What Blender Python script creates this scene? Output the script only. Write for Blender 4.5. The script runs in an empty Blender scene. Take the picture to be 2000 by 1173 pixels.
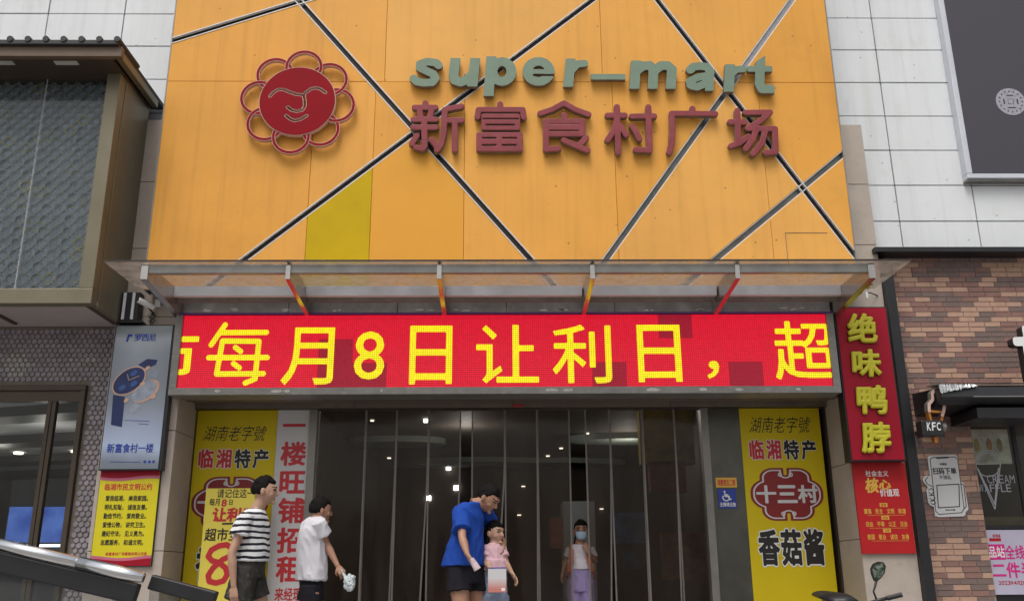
import bpy, bmesh, math, random
import numpy as np
from mathutils import Vector, Matrix, noise as mnoise
random.seed(7)
S = bpy.context.scene
C = S.collection

# ------------------------------------------------------------------ camera
FOC = 1775.0                      # focal length in photo pixels (photo is 2000 x 1173)
PITCH = math.atan(534.0 / FOC)
YAW = math.radians(1.0)
ROLL = math.radians(0.40)
EYE = Vector((0, 0, 0.83))        # the shop platform is z = 0, the street lies 0.72 m lower
_f = Vector((math.sin(YAW) * math.cos(PITCH), math.cos(YAW) * math.cos(PITCH), math.sin(PITCH)))
_r0 = Vector((math.cos(YAW), -math.sin(YAW), 0))
_u0 = _r0.cross(_f)
_r = _r0 * math.cos(ROLL) - _u0 * math.sin(ROLL)
_u = _u0 * math.cos(ROLL) + _r0 * math.sin(ROLL)
cd = bpy.data.cameras.new('camera')
cam = bpy.data.objects.new('camera', cd); C.objects.link(cam)
cam.matrix_world = Matrix(((_r.x, _u.x, -_f.x, EYE.x), (_r.y, _u.y, -_f.y, EYE.y), (_r.z, _u.z, -_f.z, EYE.z), (0, 0, 0, 1)))
cd.sensor_width = 36; cd.lens = FOC / 2000 * 36; cd.clip_end = 600
S.camera = cam

# ------------------------------------------------------------------ light
SUN_EL, SUN_AZ = math.radians(62), math.radians(200)     # high overcast sun, behind the camera
w = bpy.data.worlds.new('World'); S.world = w; w.use_nodes = True
nt = w.node_tree; bg = nt.nodes['Background']
sky = nt.nodes.new('ShaderNodeTexSky'); sky.sky_type = 'NISHITA'; sky.sun_disc = False
sky.sun_elevation = SUN_EL; sky.sun_rotation = SUN_AZ
sky.air_density = 1.6; sky.dust_density = 6.0; sky.ozone_density = 1.0
hs = nt.nodes.new('ShaderNodeHueSaturation'); hs.inputs['Saturation'].default_value = 0.30
nt.links.new(sky.outputs[0], hs.inputs['Color']); nt.links.new(hs.outputs[0], bg.inputs['Color'])
bg.inputs['Strength'].default_value = 0.10
sd = bpy.data.lights.new('sun', 'SUN'); sd.energy = 1.0; sd.angle = math.radians(25); sd.color = (1, .97, .92)
so = bpy.data.objects.new('sun', sd); C.objects.link(so)
_sx, _sy = math.sin(SUN_AZ), math.cos(SUN_AZ)
sdir = Vector((_sx * math.cos(SUN_EL), _sy * math.cos(SUN_EL), math.sin(SUN_EL)))
so.rotation_euler = (-sdir).to_track_quat('-Z', 'Y').to_euler(); so.location = (0, -20, 40)
vs = S.view_settings
vs.view_transform = 'Standard'; vs.look = 'None'; vs.gamma = 1.0; vs.use_curve_mapping = False; vs.exposure = 0.36
S.cycles.max_bounces = 8; S.cycles.transparent_max_bounces = 16

# ------------------------------------------------------------------ measuring helpers
def ray(px, py):
    return _f + _r * ((px - 1000) / FOC) + _u * ((586.5 - py) / FOC)
def W(px, py, Y):
    d = ray(px, py); return EYE + d * (Y / d.y)
def WZ(px, py, Z):
    d = ray(px, py); return EYE + d * ((Z - EYE.z) / d.z)
def X_(px, py, Y): return W(px, py, Y).x
def Z_(py, Y, px=980): return W(px, py, Y).z

# ------------------------------------------------------------------ materials
def nodes(m): return m.node_tree.nodes, m.node_tree.links
def mat(name, col, rough=.6, metal=0.0, var=.10, scale=3.0, bump=0.0, bscale=40, stain=0.0, stain_col=(.05, .045, .04),
        stretch=(1, 1, 1), spec=.5, streak=0.0, speck=0.0):
    m = bpy.data.materials.new(name); m.use_nodes = True
    N, L = nodes(m); b = N['Principled BSDF']
    b.inputs['Roughness'].default_value = rough; b.inputs['Metallic'].default_value = metal
    b.inputs['Specular IOR Level'].default_value = spec
    c = (*col, 1)
    tc = N.new('ShaderNodeTexCoord'); mp = N.new('ShaderNodeMapping'); mp.inputs['Scale'].default_value = stretch
    L.new(tc.outputs['Object'], mp.inputs['Vector'])
    n1 = N.new('ShaderNodeTexNoise'); n1.inputs['Scale'].default_value = scale; n1.inputs['Detail'].default_value = 6
    n1.inputs['Roughness'].default_value = .65
    L.new(mp.outputs[0], n1.inputs['Vector'])
    r = N.new('ShaderNodeMapRange'); r.inputs['From Min'].default_value = .25; r.inputs['From Max'].default_value = .75
    r.inputs['To Min'].default_value = 1 - var; r.inputs['To Max'].default_value = 1 + var
    L.new(n1.outputs['Fac'], r.inputs['Value'])
    mul = N.new('ShaderNodeVectorMath'); mul.operation = 'SCALE'; mul.inputs[0].default_value = col
    L.new(r.outputs[0], mul.inputs['Scale'])
    out = mul.outputs[0]
    if stain > 0:
        n2 = N.new('ShaderNodeTexNoise'); n2.inputs['Scale'].default_value = scale * 2.3; n2.inputs['Detail'].default_value = 8
        n2.inputs['Roughness'].default_value = .7
        L.new(mp.outputs[0], n2.inputs['Vector'])
        r2 = N.new('ShaderNodeMapRange'); r2.inputs['From Min'].default_value = .55; r2.inputs['From Max'].default_value = .8
        r2.inputs['To Max'].default_value = stain
        L.new(n2.outputs['Fac'], r2.inputs['Value'])
        mx = N.new('ShaderNodeMixRGB'); L.new(r2.outputs[0], mx.inputs['Fac']); L.new(out, mx.inputs['Color1'])
        mx.inputs['Color2'].default_value = (*stain_col, 1); out = mx.outputs[0]
    if streak > 0:
        m4 = N.new('ShaderNodeMapping'); m4.inputs['Scale'].default_value = (9, 9, .35); L.new(tc.outputs['Object'], m4.inputs[0])
        n4 = N.new('ShaderNodeTexNoise'); n4.inputs['Scale'].default_value = 1.6; n4.inputs['Detail'].default_value = 6; L.new(m4.outputs[0], n4.inputs['Vector'])
        r4 = N.new('ShaderNodeMapRange'); r4.inputs['From Min'].default_value = .50; r4.inputs['From Max'].default_value = .78; r4.inputs['To Max'].default_value = streak
        L.new(n4.outputs['Fac'], r4.inputs['Value']); x4 = N.new('ShaderNodeMixRGB'); L.new(r4.outputs[0], x4.inputs['Fac']); L.new(out, x4.inputs['Color1'])
        x4.inputs['Color2'].default_value = (*stain_col, 1); out = x4.outputs[0]
    if speck > 0:
        n5 = N.new('ShaderNodeTexVoronoi'); n5.inputs['Scale'].default_value = 5.5; L.new(tc.outputs['Object'], n5.inputs['Vector'])
        r5 = N.new('ShaderNodeMapRange'); r5.inputs['From Min'].default_value = .075; r5.inputs['From Max'].default_value = .045; r5.inputs['To Min'].default_value = 0; r5.inputs['To Max'].default_value = speck
        L.new(n5.outputs['Distance'], r5.inputs['Value']); x5 = N.new('ShaderNodeMixRGB'); L.new(r5.outputs[0], x5.inputs['Fac']); L.new(out, x5.inputs['Color1'])
        x5.inputs['Color2'].default_value = (.08, .06, .04, 1); out = x5.outputs[0]
    L.new(out, b.inputs['Base Color'])
    rr = N.new('ShaderNodeMapRange'); rr.inputs['To Min'].default_value = max(.02, rough - .08); rr.inputs['To Max'].default_value = min(1, rough + .1)
    L.new(n1.outputs['Fac'], rr.inputs['Value']); L.new(rr.outputs[0], b.inputs['Roughness'])
    if bump > 0:
        n3 = N.new('ShaderNodeTexNoise'); n3.inputs['Scale'].default_value = bscale; n3.inputs['Detail'].default_value = 4
        L.new(tc.outputs['Object'], n3.inputs['Vector'])
        bp = N.new('ShaderNodeBump'); bp.inputs['Strength'].default_value = bump; bp.inputs['Distance'].default_value = .01
        L.new(n3.outputs['Fac'], bp.inputs['Height']); L.new(bp.outputs[0], b.inputs['Normal'])
    return m
def emis(name, col, st=1.0):
    m = bpy.data.materials.new(name); m.use_nodes = True; N, L = nodes(m)
    b = N['Principled BSDF']; b.inputs['Base Color'].default_value = (.02, .02, .02, 1)
    b.inputs['Emission Color'].default_value = (*col, 1); b.inputs['Emission Strength'].default_value = st
    return m
def sheer(name, tint, alpha, gloss_rough=.08, dust=(.3, .3, .3), ior=1.45):
    """clear sheet: straight-through light, a fresnel reflection and a dusty film"""
    m = bpy.data.materials.new(name); m.use_nodes = True; N, L = nodes(m); N.clear()
    o = N.new('ShaderNodeOutputMaterial'); tr = N.new('ShaderNodeBsdfTransparent'); tr.inputs[0].default_value = (*tint, 1)
    df = N.new('ShaderNodeBsdfDiffuse'); df.inputs[0].default_value = (*dust, 1)
    gl = N.new('ShaderNodeBsdfGlossy'); gl.inputs['Roughness'].default_value = gloss_rough
    tc = N.new('ShaderNodeTexCoord'); mp = N.new('ShaderNodeMapping'); mp.inputs['Scale'].default_value = (3, 3, .6)
    n = N.new('ShaderNodeTexNoise'); n.inputs['Scale'].default_value = 2.5; n.inputs['Detail'].default_value = 7
    L.new(tc.outputs['Object'], mp.inputs[0]); L.new(mp.outputs[0], n.inputs['Vector'])
    r = N.new('ShaderNodeMapRange'); r.inputs['From Min'].default_value = .3; r.inputs['From Max'].default_value = .7
    r.inputs['To Min'].default_value = alpha * .6; r.inputs['To Max'].default_value = alpha * 1.4
    L.new(n.outputs['Fac'], r.inputs['Value'])
    tl = N.new('ShaderNodeBsdfTranslucent'); tl.inputs[0].default_value = (*dust, 1); dd = N.new('ShaderNodeMixShader'); dd.inputs[0].default_value = .5
    L.new(df.outputs[0], dd.inputs[1]); L.new(tl.outputs[0], dd.inputs[2])
    m1 = N.new('ShaderNodeMixShader'); gm = N.new('ShaderNodeNewGeometry'); fr0 = N.new('ShaderNodeMath'); fr0.operation = 'SUBTRACT'; fr0.inputs[0].default_value = 1; L.new(gm.outputs['Backfacing'], fr0.inputs[1])
    al = N.new('ShaderNodeMath'); al.operation = 'MULTIPLY'; L.new(r.outputs[0], al.inputs[0]); L.new(fr0.outputs[0], al.inputs[1])
    L.new(al.outputs[0], m1.inputs[0]); L.new(tr.outputs[0], m1.inputs[1]); L.new(dd.outputs[0], m1.inputs[2])
    fr = N.new('ShaderNodeFresnel'); fr.inputs['IOR'].default_value = ior
    fm = N.new('ShaderNodeMath'); fm.operation = 'MULTIPLY'; L.new(fr.outputs[0], fm.inputs[0]); L.new(fr0.outputs[0], fm.inputs[1])
    m2 = N.new('ShaderNodeMixShader'); L.new(fm.outputs[0], m2.inputs[0]); L.new(m1.outputs[0], m2.inputs[1]); L.new(gl.outputs[0], m2.inputs[2])
    L.new(m2.outputs[0], o.inputs[0])
    return m

M = {}
M['board'] = mat('orange_panel', (.84, .405, .078), .5, spec=.25, var=.10, scale=.8, stain=.22, stain_col=(.46, .20, .04), bump=.10, bscale=3, streak=.22, speck=.5)
M['board_b'] = mat('orange_panel_faded', (.85, .43, .10), .5, spec=.25, var=.10, scale=1.1, stain=.2, stain_col=(.46, .20, .04), bump=.10, bscale=3, streak=.22, speck=.5)
M['board_c'] = mat('orange_panel_deep', (.81, .38, .066), .5, spec=.25, var=.10, scale=.9, stain=.2, stain_col=(.42, .18, .04), bump=.10, bscale=3, streak=.3, speck=.5)
M['board_new'] = mat('orange_panel_newer', (.80, .375, .045), .5, spec=.25, var=.05, scale=1.2)
M['board_olive'] = mat('olive_yellow_panel', (.60, .40, .001), .55, spec=.2, var=.12, scale=2.5)
M['alu'] = mat('aluminium_trim', (.74, .72, .70), .4, .1, var=.1, scale=9, stain=.3)
M['dark_channel'] = mat('dark_channel', (.035, .022, .018), .35, var=.4, scale=8, stain=.4, stain_col=(.16, .13, .11))
M['grey_channel'] = mat('grey_channel', (.16, .16, .15), .35, .4, var=.4, scale=6, stain=.6, stain_col=(.4, .38, .37))
M['pale_channel'] = mat('pale_channel', (.55, .53, .56), .4, .1, var=.15, scale=9, stain=.5, stain_col=(.22, .2, .2))
M['stone'] = mat('beige_stone', (.47, .40, .345), .6, var=.12, scale=3, bump=.15, bscale=60, stain=.35, stain_col=(.20, .15, .11))
M['stone_low'] = mat('pinkish_stone', (.46, .37, .31), .55, var=.08, scale=4, bump=.1, bscale=80, stain=.15, stain_col=(.3, .24, .2))
M['clad'] = mat('white_cladding', (.76, .78, .80), .38, var=.05, scale=1.4, stain=.4, stain_col=(.42, .42, .33), stretch=(1.4, 1, .6), streak=.22, speck=.4, bump=.08, bscale=2.5)
M['bronze'] = mat('bronze_cladding', (.20, .172, .115), .36, .35, var=.16, scale=1.5, stain=.3, stain_col=(.09, .07, .045))
M['bronze_dark'] = mat('dark_bronze', (.075, .055, .038), .42, .3, var=.2, scale=4)
M['brown_fascia'] = mat('brown_fascia', (.15, .10, .065), .5, var=.15, scale=4)
M['roof_tile'] = mat('dark_roof_tile', (.035, .035, .035), .6, var=.3, scale=12)
M['black'] = mat('black_paint', (.016, .016, .019), .4, var=.2, scale=8)
M['navy_black'] = mat('charcoal_panel', (.060, .055, .070), .45, var=.06, scale=30, stain=.1, stain_col=(.16, .15, .16))
M['white_frame'] = mat('white_metal_frame', (.62, .64, .70), .4, .1, var=.06, scale=4, stain=.3, stain_col=(.3, .3, .32))
M['steel'] = mat('stainless_steel', (.42, .41, .39), .26, .85, var=.18, scale=4, stain=.5, stain_col=(.16, .14, .12))
M['steel_dull'] = mat('dull_steel', (.26, .25, .235), .42, .45, var=.25, scale=7, stain=.6, stain_col=(.5, .48, .45))
M['steel_bright'] = mat('polished_steel_tube', (.85, .85, .86), .12, 1.0, var=.05, scale=12)
M['beam'] = mat('grey_beam', (.30, .29, .275), .4, .3, var=.2, scale=8, stain=.5, stain_col=(.13, .12, .10))
M['arm'] = mat('arm_metal', (.50, .47, .44), .2, .9, var=.15, scale=8, stain=.4, stain_col=(.2, .18, .16))
M['soffit'] = mat('brown_soffit', (.15, .115, .09), .55, var=.25, scale=5, stain=.4, stain_col=(.28, .24, .2))
M['brown_frame'] = mat('dark_brown_frame', (.045, .032, .024), .4, .2, var=.3, scale=8, stain=.3, stain_col=(.2, .15, .1))
M['post_grey'] = mat('grey_door_post', (.24, .225, .205), .38, .5, var=.15, scale=6)
M['clear_glass'] = sheer('clear_window_glass', (.92, .95, .94), .05, .02)
M['dirty_glass'] = sheer('dusty_canopy_glass', (.80, .80, .80), .58, .06, (.44, .37, .32), 1.16)
M['pvc'] = sheer('hazy_soft_curtain', (.70, .67, .63), .26, .12, (.125, .092, .072), 1.36)
M['pvc_edge'] = mat('curtain_edge_band', (.19, .165, .15), .45, var=.2, scale=6)
M['brick_tan'] = mat('tan_brick', (.50, .315, .235), .85, spec=.2, var=.14, scale=9, bump=.3, bscale=120)
M['brick_red'] = mat('red_brown_brick', (.29, .170, .145), .85, spec=.2, var=.18, scale=9, bump=.3, bscale=120)
M['brick_dark'] = mat('dark_brown_brick', (.215, .155, .14), .85, spec=.2, var=.18, scale=9, bump=.3, bscale=120)
M['mortar'] = mat('pale_mortar', (.30, .235, .20), .9, var=.15, scale=14)
M['yellow'] = mat('yellow_print', (.66, .50, .012), .42, spec=.2, var=.05, scale=1.5)
M['yellow_light'] = mat('pale_yellow_print', (.80, .66, .09), .5, var=.05, scale=2)
M['red'] = mat('crimson_print', (.55, .02, .03), .45, var=.05)
M['poster_red'] = mat('red_poster', (.46, .018, .022), .42, spec=.2, var=.08, scale=2.5)
M['sign_red'] = mat('dark_red_sign_face', (.36, .010, .028), .38, spec=.2, var=.08, scale=2)
M['maroon'] = mat('maroon_print', (.24, .010, .012), .45, var=.06)
M['white'] = mat('white_print', (.78, .78, .78), .5, var=.03)
M['offwhite'] = mat('grey_white_print', (.62, .61, .62), .5, var=.05, scale=2)
M['ink'] = mat('black_print', (.016, .013, .010), .5, var=.1)
M['mauve'] = mat('pink_print', (.55, .14, .22), .45, var=.1)
M['magenta'] = mat('magenta_print', (.62, .012, .22), .45, var=.05)
M['blue_print'] = mat('blue_print', (.02, .05, .32), .45, var=.05)
M['navy'] = mat('navy_print', (.012, .025, .11), .35, var=.4, scale=14)
M['gold_print'] = mat('gold_print', (.72, .42, .06), .4, var=.1)
M['rose'] = mat('rose_gold_print', (.60, .38, .28), .35, var=.2, scale=20)
M['silver_print'] = mat('silver_print', (.30, .34, .42), .35, var=.3, scale=14)
M['logo_red'] = mat('logo_red_face', (.27, .002, .009), .5, var=.12, scale=3, spec=.12)
M['logo_edge'] = mat('logo_pale_edge', (.62, .42, .36), .45, var=.1)
M['char_red'] = mat('faded_red_letter', (.27, .055, .065), .5, spec=.25, var=.22, scale=7, stain=.35, stain_col=(.36, .20, .18))
M['letter_green'] = mat('grey_green_letter', (.175, .25, .18), .5, var=.12, scale=6, stain=.3, stain_col=(.30, .33, .28))
M['letter_edge'] = mat('weathered_letter_edge', (.20, .16, .12), .5, var=.3, scale=12)
M['puffy'] = mat('glossy_yellow_letter', (.62, .57, .03), .28, var=.05)
M['floor'] = mat('platform_granite', (.27, .26, .25), .5, var=.12, scale=6, bump=.1, stain=.3)
M['street'] = mat('street_paving', (.20, .195, .19), .8, var=.2, scale=4, bump=.2, stain=.3)
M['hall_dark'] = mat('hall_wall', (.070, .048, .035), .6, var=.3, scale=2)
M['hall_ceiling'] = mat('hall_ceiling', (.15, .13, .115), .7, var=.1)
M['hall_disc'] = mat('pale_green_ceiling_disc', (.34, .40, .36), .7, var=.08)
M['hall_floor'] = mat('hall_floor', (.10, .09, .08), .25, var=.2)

# ------------------------------------------------------------------ object helpers
ORG = {}
def tagp(o, label=None, cat=None, group=None, kind=None):
    if label: o['label'] = label
    if cat: o['category'] = cat
    if group: o['group'] = group
    if kind: o['kind'] = kind
def link(name, data, parent=None, loc=(0, 0, 0)):
    """loc is a world position; children are stored relative to their parent"""
    o = bpy.data.objects.new(name, data); C.objects.link(o)
    loc = Vector(loc)
    if parent is not None:
        o.parent = parent; o.location = loc - ORG[parent.name]
    else:
        o.location = loc
    ORG[o.name] = loc
    return o
def thing(name, label, cat, loc=(0, 0, 0), group=None):
    o = link(name, None, None, loc); tagp(o, label, cat, group); return o
class MB:
    """collects shapes for one mesh object, in world coordinates"""
    def __init__(s): s.v = []; s.f = []; s.mi = []; s.cur = 0
    def add(s, vs, fs):
        n = len(s.v); s.v += [tuple(v) for v in vs]; s.f += [tuple(n + i for i in f) for f in fs]; s.mi += [s.cur] * len(fs); return s
    def box(s, x0, x1, y0, y1, z0, z1):
        if x0 > x1: x0, x1 = x1, x0
        if y0 > y1: y0, y1 = y1, y0
        if z0 > z1: z0, z1 = z1, z0
        v = [(x0, y0, z0), (x1, y0, z0), (x1, y1, z0), (x0, y1, z0), (x0, y0, z1), (x1, y0, z1), (x1, y1, z1), (x0, y1, z1)]
        return s.add(v, [(0, 3, 2, 1), (4, 5, 6, 7), (0, 1, 5, 4), (1, 2, 6, 5), (2, 3, 7, 6), (3, 0, 4, 7)])
    def prism(s, poly, y0, y1):
        """poly: counter-clockwise list of (x, z); front at y0 (towards the camera)"""
        n = len(poly)
        v = [(x, y0, z) for x, z in poly] + [(x, y1, z) for x, z in poly]
        f = [tuple(range(n)), tuple(range(2 * n - 1, n - 1, -1))]
        f += [(i, n + i, n + (i + 1) % n, (i + 1) % n) for i in range(n)]
        return s.add(v, f)
    def bar(s, p, q, wd, ht, up=(0, 0, 1)):
        p, q = Vector(p), Vector(q); d = (q - p).normalized(); up = Vector(up)
        a = d.cross(up).normalized() * wd / 2; b = a.cross(d).normalized() * ht / 2
        v = [p - a - b, p + a - b, p + a + b, p - a + b, q - a - b, q + a - b, q + a + b, q - a + b]
        return s.add(v, [(0, 1, 2, 3), (7, 6, 5, 4), (0, 4, 5, 1), (1, 5, 6, 2), (2, 6, 7, 3), (3, 7, 4, 0)])
    def tube(s, pts, rads, n=12, cap=True, flat=None):
        pts = [Vector(p) for p in pts]
        if not hasattr(rads, '__len__'): rads = [rads] * len(pts)
        rings = []; prev = None
        for i, p in enumerate(pts):
            d = (pts[min(i + 1, len(pts) - 1)] - pts[max(i - 1, 0)]).normalized()
            a = (prev - d * prev.dot(d)) if prev is not None else d.orthogonal()
            a = a.normalized(); b = d.cross(a); prev = a
            rings.append([p + (a * math.cos(t) + b * math.sin(t)) * rads[i] for t in [2 * math.pi * k / n for k in range(n)]])
        v = [q for r in rings for q in r]; f = []
        for i in range(len(pts) - 1):
            for k in range(n):
                k2 = (k + 1) % n; f.append((i * n + k, i * n + k2, (i + 1) * n + k2, (i + 1) * n + k))
        if cap: f.append(tuple(range(n - 1, -1, -1))); f.append(tuple(range((len(pts) - 1) * n, len(pts) * n)))
        return s.add(v, f)
    def loft(s, secs, n=20):
        """secs: (centre, axis_a vector, axis_b vector) ellipses"""
        v = []; f = []
        for c, a, b in secs:
            c, a, b = Vector(c), Vector(a), Vector(b)
            v += [c + a * math.cos(t) + b * math.sin(t) for t in [2 * math.pi * k / n for k in range(n)]]
        for i in range(len(secs) - 1):
            for k in range(n):
                k2 = (k + 1) % n; f.append((i * n + k, i * n + k2, (i + 1) * n + k2, (i + 1) * n + k))
        f.append(tuple(range(n - 1, -1, -1))); f.append(tuple(range((len(secs) - 1) * n, len(secs) * n)))
        return s.add(v, f)
    def ball(s, c, rx, ry=None, rz=None, n=14, fn=None):
        ry = ry or rx; rz = rz or rx; c = Vector(c); v = []; f = []
        m = n // 2 + 1
        for i in range(m + 1):
            th = math.pi * i / m
            for k in range(n):
                ph = 2 * math.pi * k / n
                p = Vector((rx * math.sin(th) * math.cos(ph), ry * math.sin(th) * math.sin(ph), rz * math.cos(th)))
                if fn: p = fn(p)
                v.append(c + p)
        for i in range(m):
            for k in range(n):
                k2 = (k + 1) % n; f.append((i * n + k, (i + 1) * n + k, (i + 1) * n + k2, i * n + k2))
        return s.add(v, f)
    def mesh(s, name, mats, smooth=False, shift=None):
        me = bpy.data.meshes.new(name)
        vs_ = s.v if shift is None else [(a - shift[0], b - shift[1], c - shift[2]) for a, b, c in s.v]
        me.from_pydata(vs_, [], s.f)
        for m in (mats if isinstance(mats, (list, tuple)) else [mats]): me.materials.append(m)
        if any(s.mi): me.polygons.foreach_set('material_index', s.mi)
        if smooth: me.polygons.foreach_set('use_smooth', [True] * len(me.polygons))
        me.update(); return me
    def obj(s, name, m, parent=None, smooth=False, bevel=0, seg=2):
        o = link(name, s.mesh(name, m, smooth), parent)
        if bevel:
            b = o.modifiers.new('bevel', 'BEVEL'); b.width = bevel; b.segments = seg; b.limit_method = 'ANGLE'; b.angle_limit = .7
        return o

# ------------------------------------------------------------------ flat outline toolkit (distance fields -> clean meshes)
_gc = {}
def glyph(ch):
    if ch in _gc: return _gc[ch]
    c = bpy.data.curves.new('g', 'FONT'); c.body = ch; c.size = 1; c.resolution_u = 3
    o = bpy.data.objects.new('g', c); C.objects.link(o)
    me = bpy.data.meshes.new_from_object(o.evaluated_get(bpy.context.evaluated_depsgraph_get()))
    V = np.array([v.co[:2] for v in me.vertices]).reshape(-1, 2)
    cnt = {}
    for p in me.polygons:
        vv = list(p.vertices)
        for i in range(len(vv)):
            a, b = vv[i], vv[(i + 1) % len(vv)]; k = (min(a, b), max(a, b)); cnt[k] = cnt.get(k, 0) + 1
    seg = np.array([(*V[a], *V[b]) for (a, b), n in cnt.items() if n == 1]).reshape(-1, 4)
    bpy.data.objects.remove(o); bpy.data.curves.remove(c); bpy.data.meshes.remove(me)
    bb = (seg[:, [0, 2]].min(), seg[:, [0, 2]].max(), seg[:, [1, 3]].min(), seg[:, [1, 3]].max())
    _gc[ch] = (seg, bb); return _gc[ch]
def segdist(X, Y, seg):
    P = np.stack([X.ravel(), Y.ravel()], 1)[:, None, :]
    A = seg[None, :, :2]; B = seg[None, :, 2:]; AB = B - A
    t = np.clip(((P - A) * AB).sum(2) / np.maximum((AB ** 2).sum(2), 1e-12), 0, 1)
    return np.sqrt(((P - A - AB * t[..., None]) ** 2).sum(2)).min(1).reshape(X.shape)
def polyinside(X, Y, seg):
    x, y = X.ravel()[:, None], Y.ravel()[:, None]
    x1, y1, x2, y2 = seg.T
    cond = (y1 > y) != (y2 > y)
    xi = x1 + (y - y1) * (x2 - x1) / np.where(np.abs(y2 - y1) < 1e-12, 1e-12, y2 - y1)
    return ((cond & (x < xi)).sum(1) % 2 == 1).reshape(X.shape)
def glyph_sdf(ch):
    seg, bb = glyph(ch)
    def fn(X, Y):
        d = segdist(X, Y, seg); return np.where(polyinside(X, Y, seg), -d, d)
    return fn, bb
def stroke_sdf(lines, hw):
    """lines: list of point lists"""
    seg = np.array([(*a, *b) for l in lines for a, b in zip(l[:-1], l[1:])], float)
    return lambda X, Y: segdist(X, Y, seg) - hw
def poly_sdf(poly):
    seg = np.array([(*poly[i], *poly[(i + 1) % len(poly)]) for i in range(len(poly))], float)
    return lambda X, Y: np.where(polyinside(X, Y, seg), -1, 1) * segdist(X, Y, seg)
def rbox(cx, cy, hx, hy, r):
    def fn(X, Y):
        qx = np.abs(X - cx) - hx + r; qy = np.abs(Y - cy) - hy + r
        return np.hypot(np.maximum(qx, 0), np.maximum(qy, 0)) + np.minimum(np.maximum(qx, qy), 0) - r
    return fn
def circ(cx, cy, r): return lambda X, Y: np.hypot(X - cx, Y - cy) - r
def contour(fn, x0, x1, y0, y1, res, merge=True):
    """marching squares: returns 2D verts, faces, outline edges, distances at the verts"""
    nx = max(3, int(round((x1 - x0) / res))); ny = max(3, int(round((y1 - y0) / res)))
    xs = np.linspace(x0, x1, nx + 1); ys = np.linspace(y0, y1, ny + 1)
    X, Y = np.meshgrid(xs, ys); D = fn(X, Y); D = np.where(np.abs(D) < 1e-7, -1e-7, D); I = D < 0
    verts = []; dist = []; idx = {}; faces = []; edges = []
    def cv(i, j):
        k = (i, j)
        if k not in idx: idx[k] = len(verts); verts.append((xs[i], ys[j])); dist.append(D[j, i])
        return idx[k]
    def ev(i, j, i2, j2):
        k = (min((i, j), (i2, j2)), max((i, j), (i2, j2)), 'e')
        if k not in idx:
            a, b = D[j, i], D[j2, i2]; t = a / (a - b)
            idx[k] = len(verts); verts.append((xs[i] + (xs[i2] - xs[i]) * t, ys[j] + (ys[j2] - ys[j]) * t)); dist.append(0.0)
        return idx[k]
    full = I[:-1, :-1] & I[1:, :-1] & I[:-1, 1:] & I[1:, 1:]
    anyc = I[:-1, :-1] | I[1:, :-1] | I[:-1, 1:] | I[1:, 1:]
    for j in range(ny):
        i = 0; row = full[j]
        if not anyc[j].any(): continue
        while i < nx:
            if row[i]:
                k = i
                if merge:
                    while k + 1 < nx and row[k + 1]: k += 1
                faces.append((cv(i, j), cv(k + 1, j), cv(k + 1, j + 1), cv(i, j + 1))); i = k + 1; continue
            if anyc[j, i]:
                cs = [(i, j), (i + 1, j), (i + 1, j + 1), (i, j + 1)]; poly = []; ex = None; ent = None; pair = []
                for q in range(4):
                    a, b = cs[q], cs[(q + 1) % 4]; ia, ib = I[a[1], a[0]], I[b[1], b[0]]
                    if ia: poly.append(cv(*a))
                    if ia != ib:
                        e = ev(*a, *b); poly.append(e); pair.append((e, ia))
                if len(poly) >= 3: faces.append(tuple(poly))
                for q in range(len(pair)):
                    if pair[q][1]: edges.append((pair[q][0], pair[(q + 1) % len(pair)][0]))
            i += 1
    return verts, faces, edges, dist
def emboss(mb, fn, box, res, y, depth=0.0, puff=None, mp=None, merge=True, side_mi=None):
    """adds the outline of fn to mb with its face at y, reaching back by depth"""
    v, f, e, d = contour(fn, *box, res, merge and puff is None)
    if not f: return
    mp = mp or (lambda a, b: (a, b))
    P = []
    for (a, b), dd in zip(v, d):
        X, Z = mp(a, b); yy = y
        if puff:
            t = min(1.0, max(0.0, -dd / puff[0])); yy = y - puff[1] * math.sqrt(max(0, 1 - (1 - t) ** 2))
        P.append((X, yy, Z))
    n = len(P)
    mb.add(P, f)
    if depth > 0:
        used = sorted({i for a in e for i in a}); m_ = {i: k for k, i in enumerate(used)}
        Q = [(P[i][0], y, P[i][2]) for i in used] + [(P[i][0], y + depth, P[i][2]) for i in used]; u = len(used)
        cur = mb.cur
        if side_mi is not None: mb.cur = side_mi
        mb.add(Q, [(m_[b], m_[a], u + m_[a], u + m_[b]) for a, b in e])
        mb.cur = cur
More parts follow.
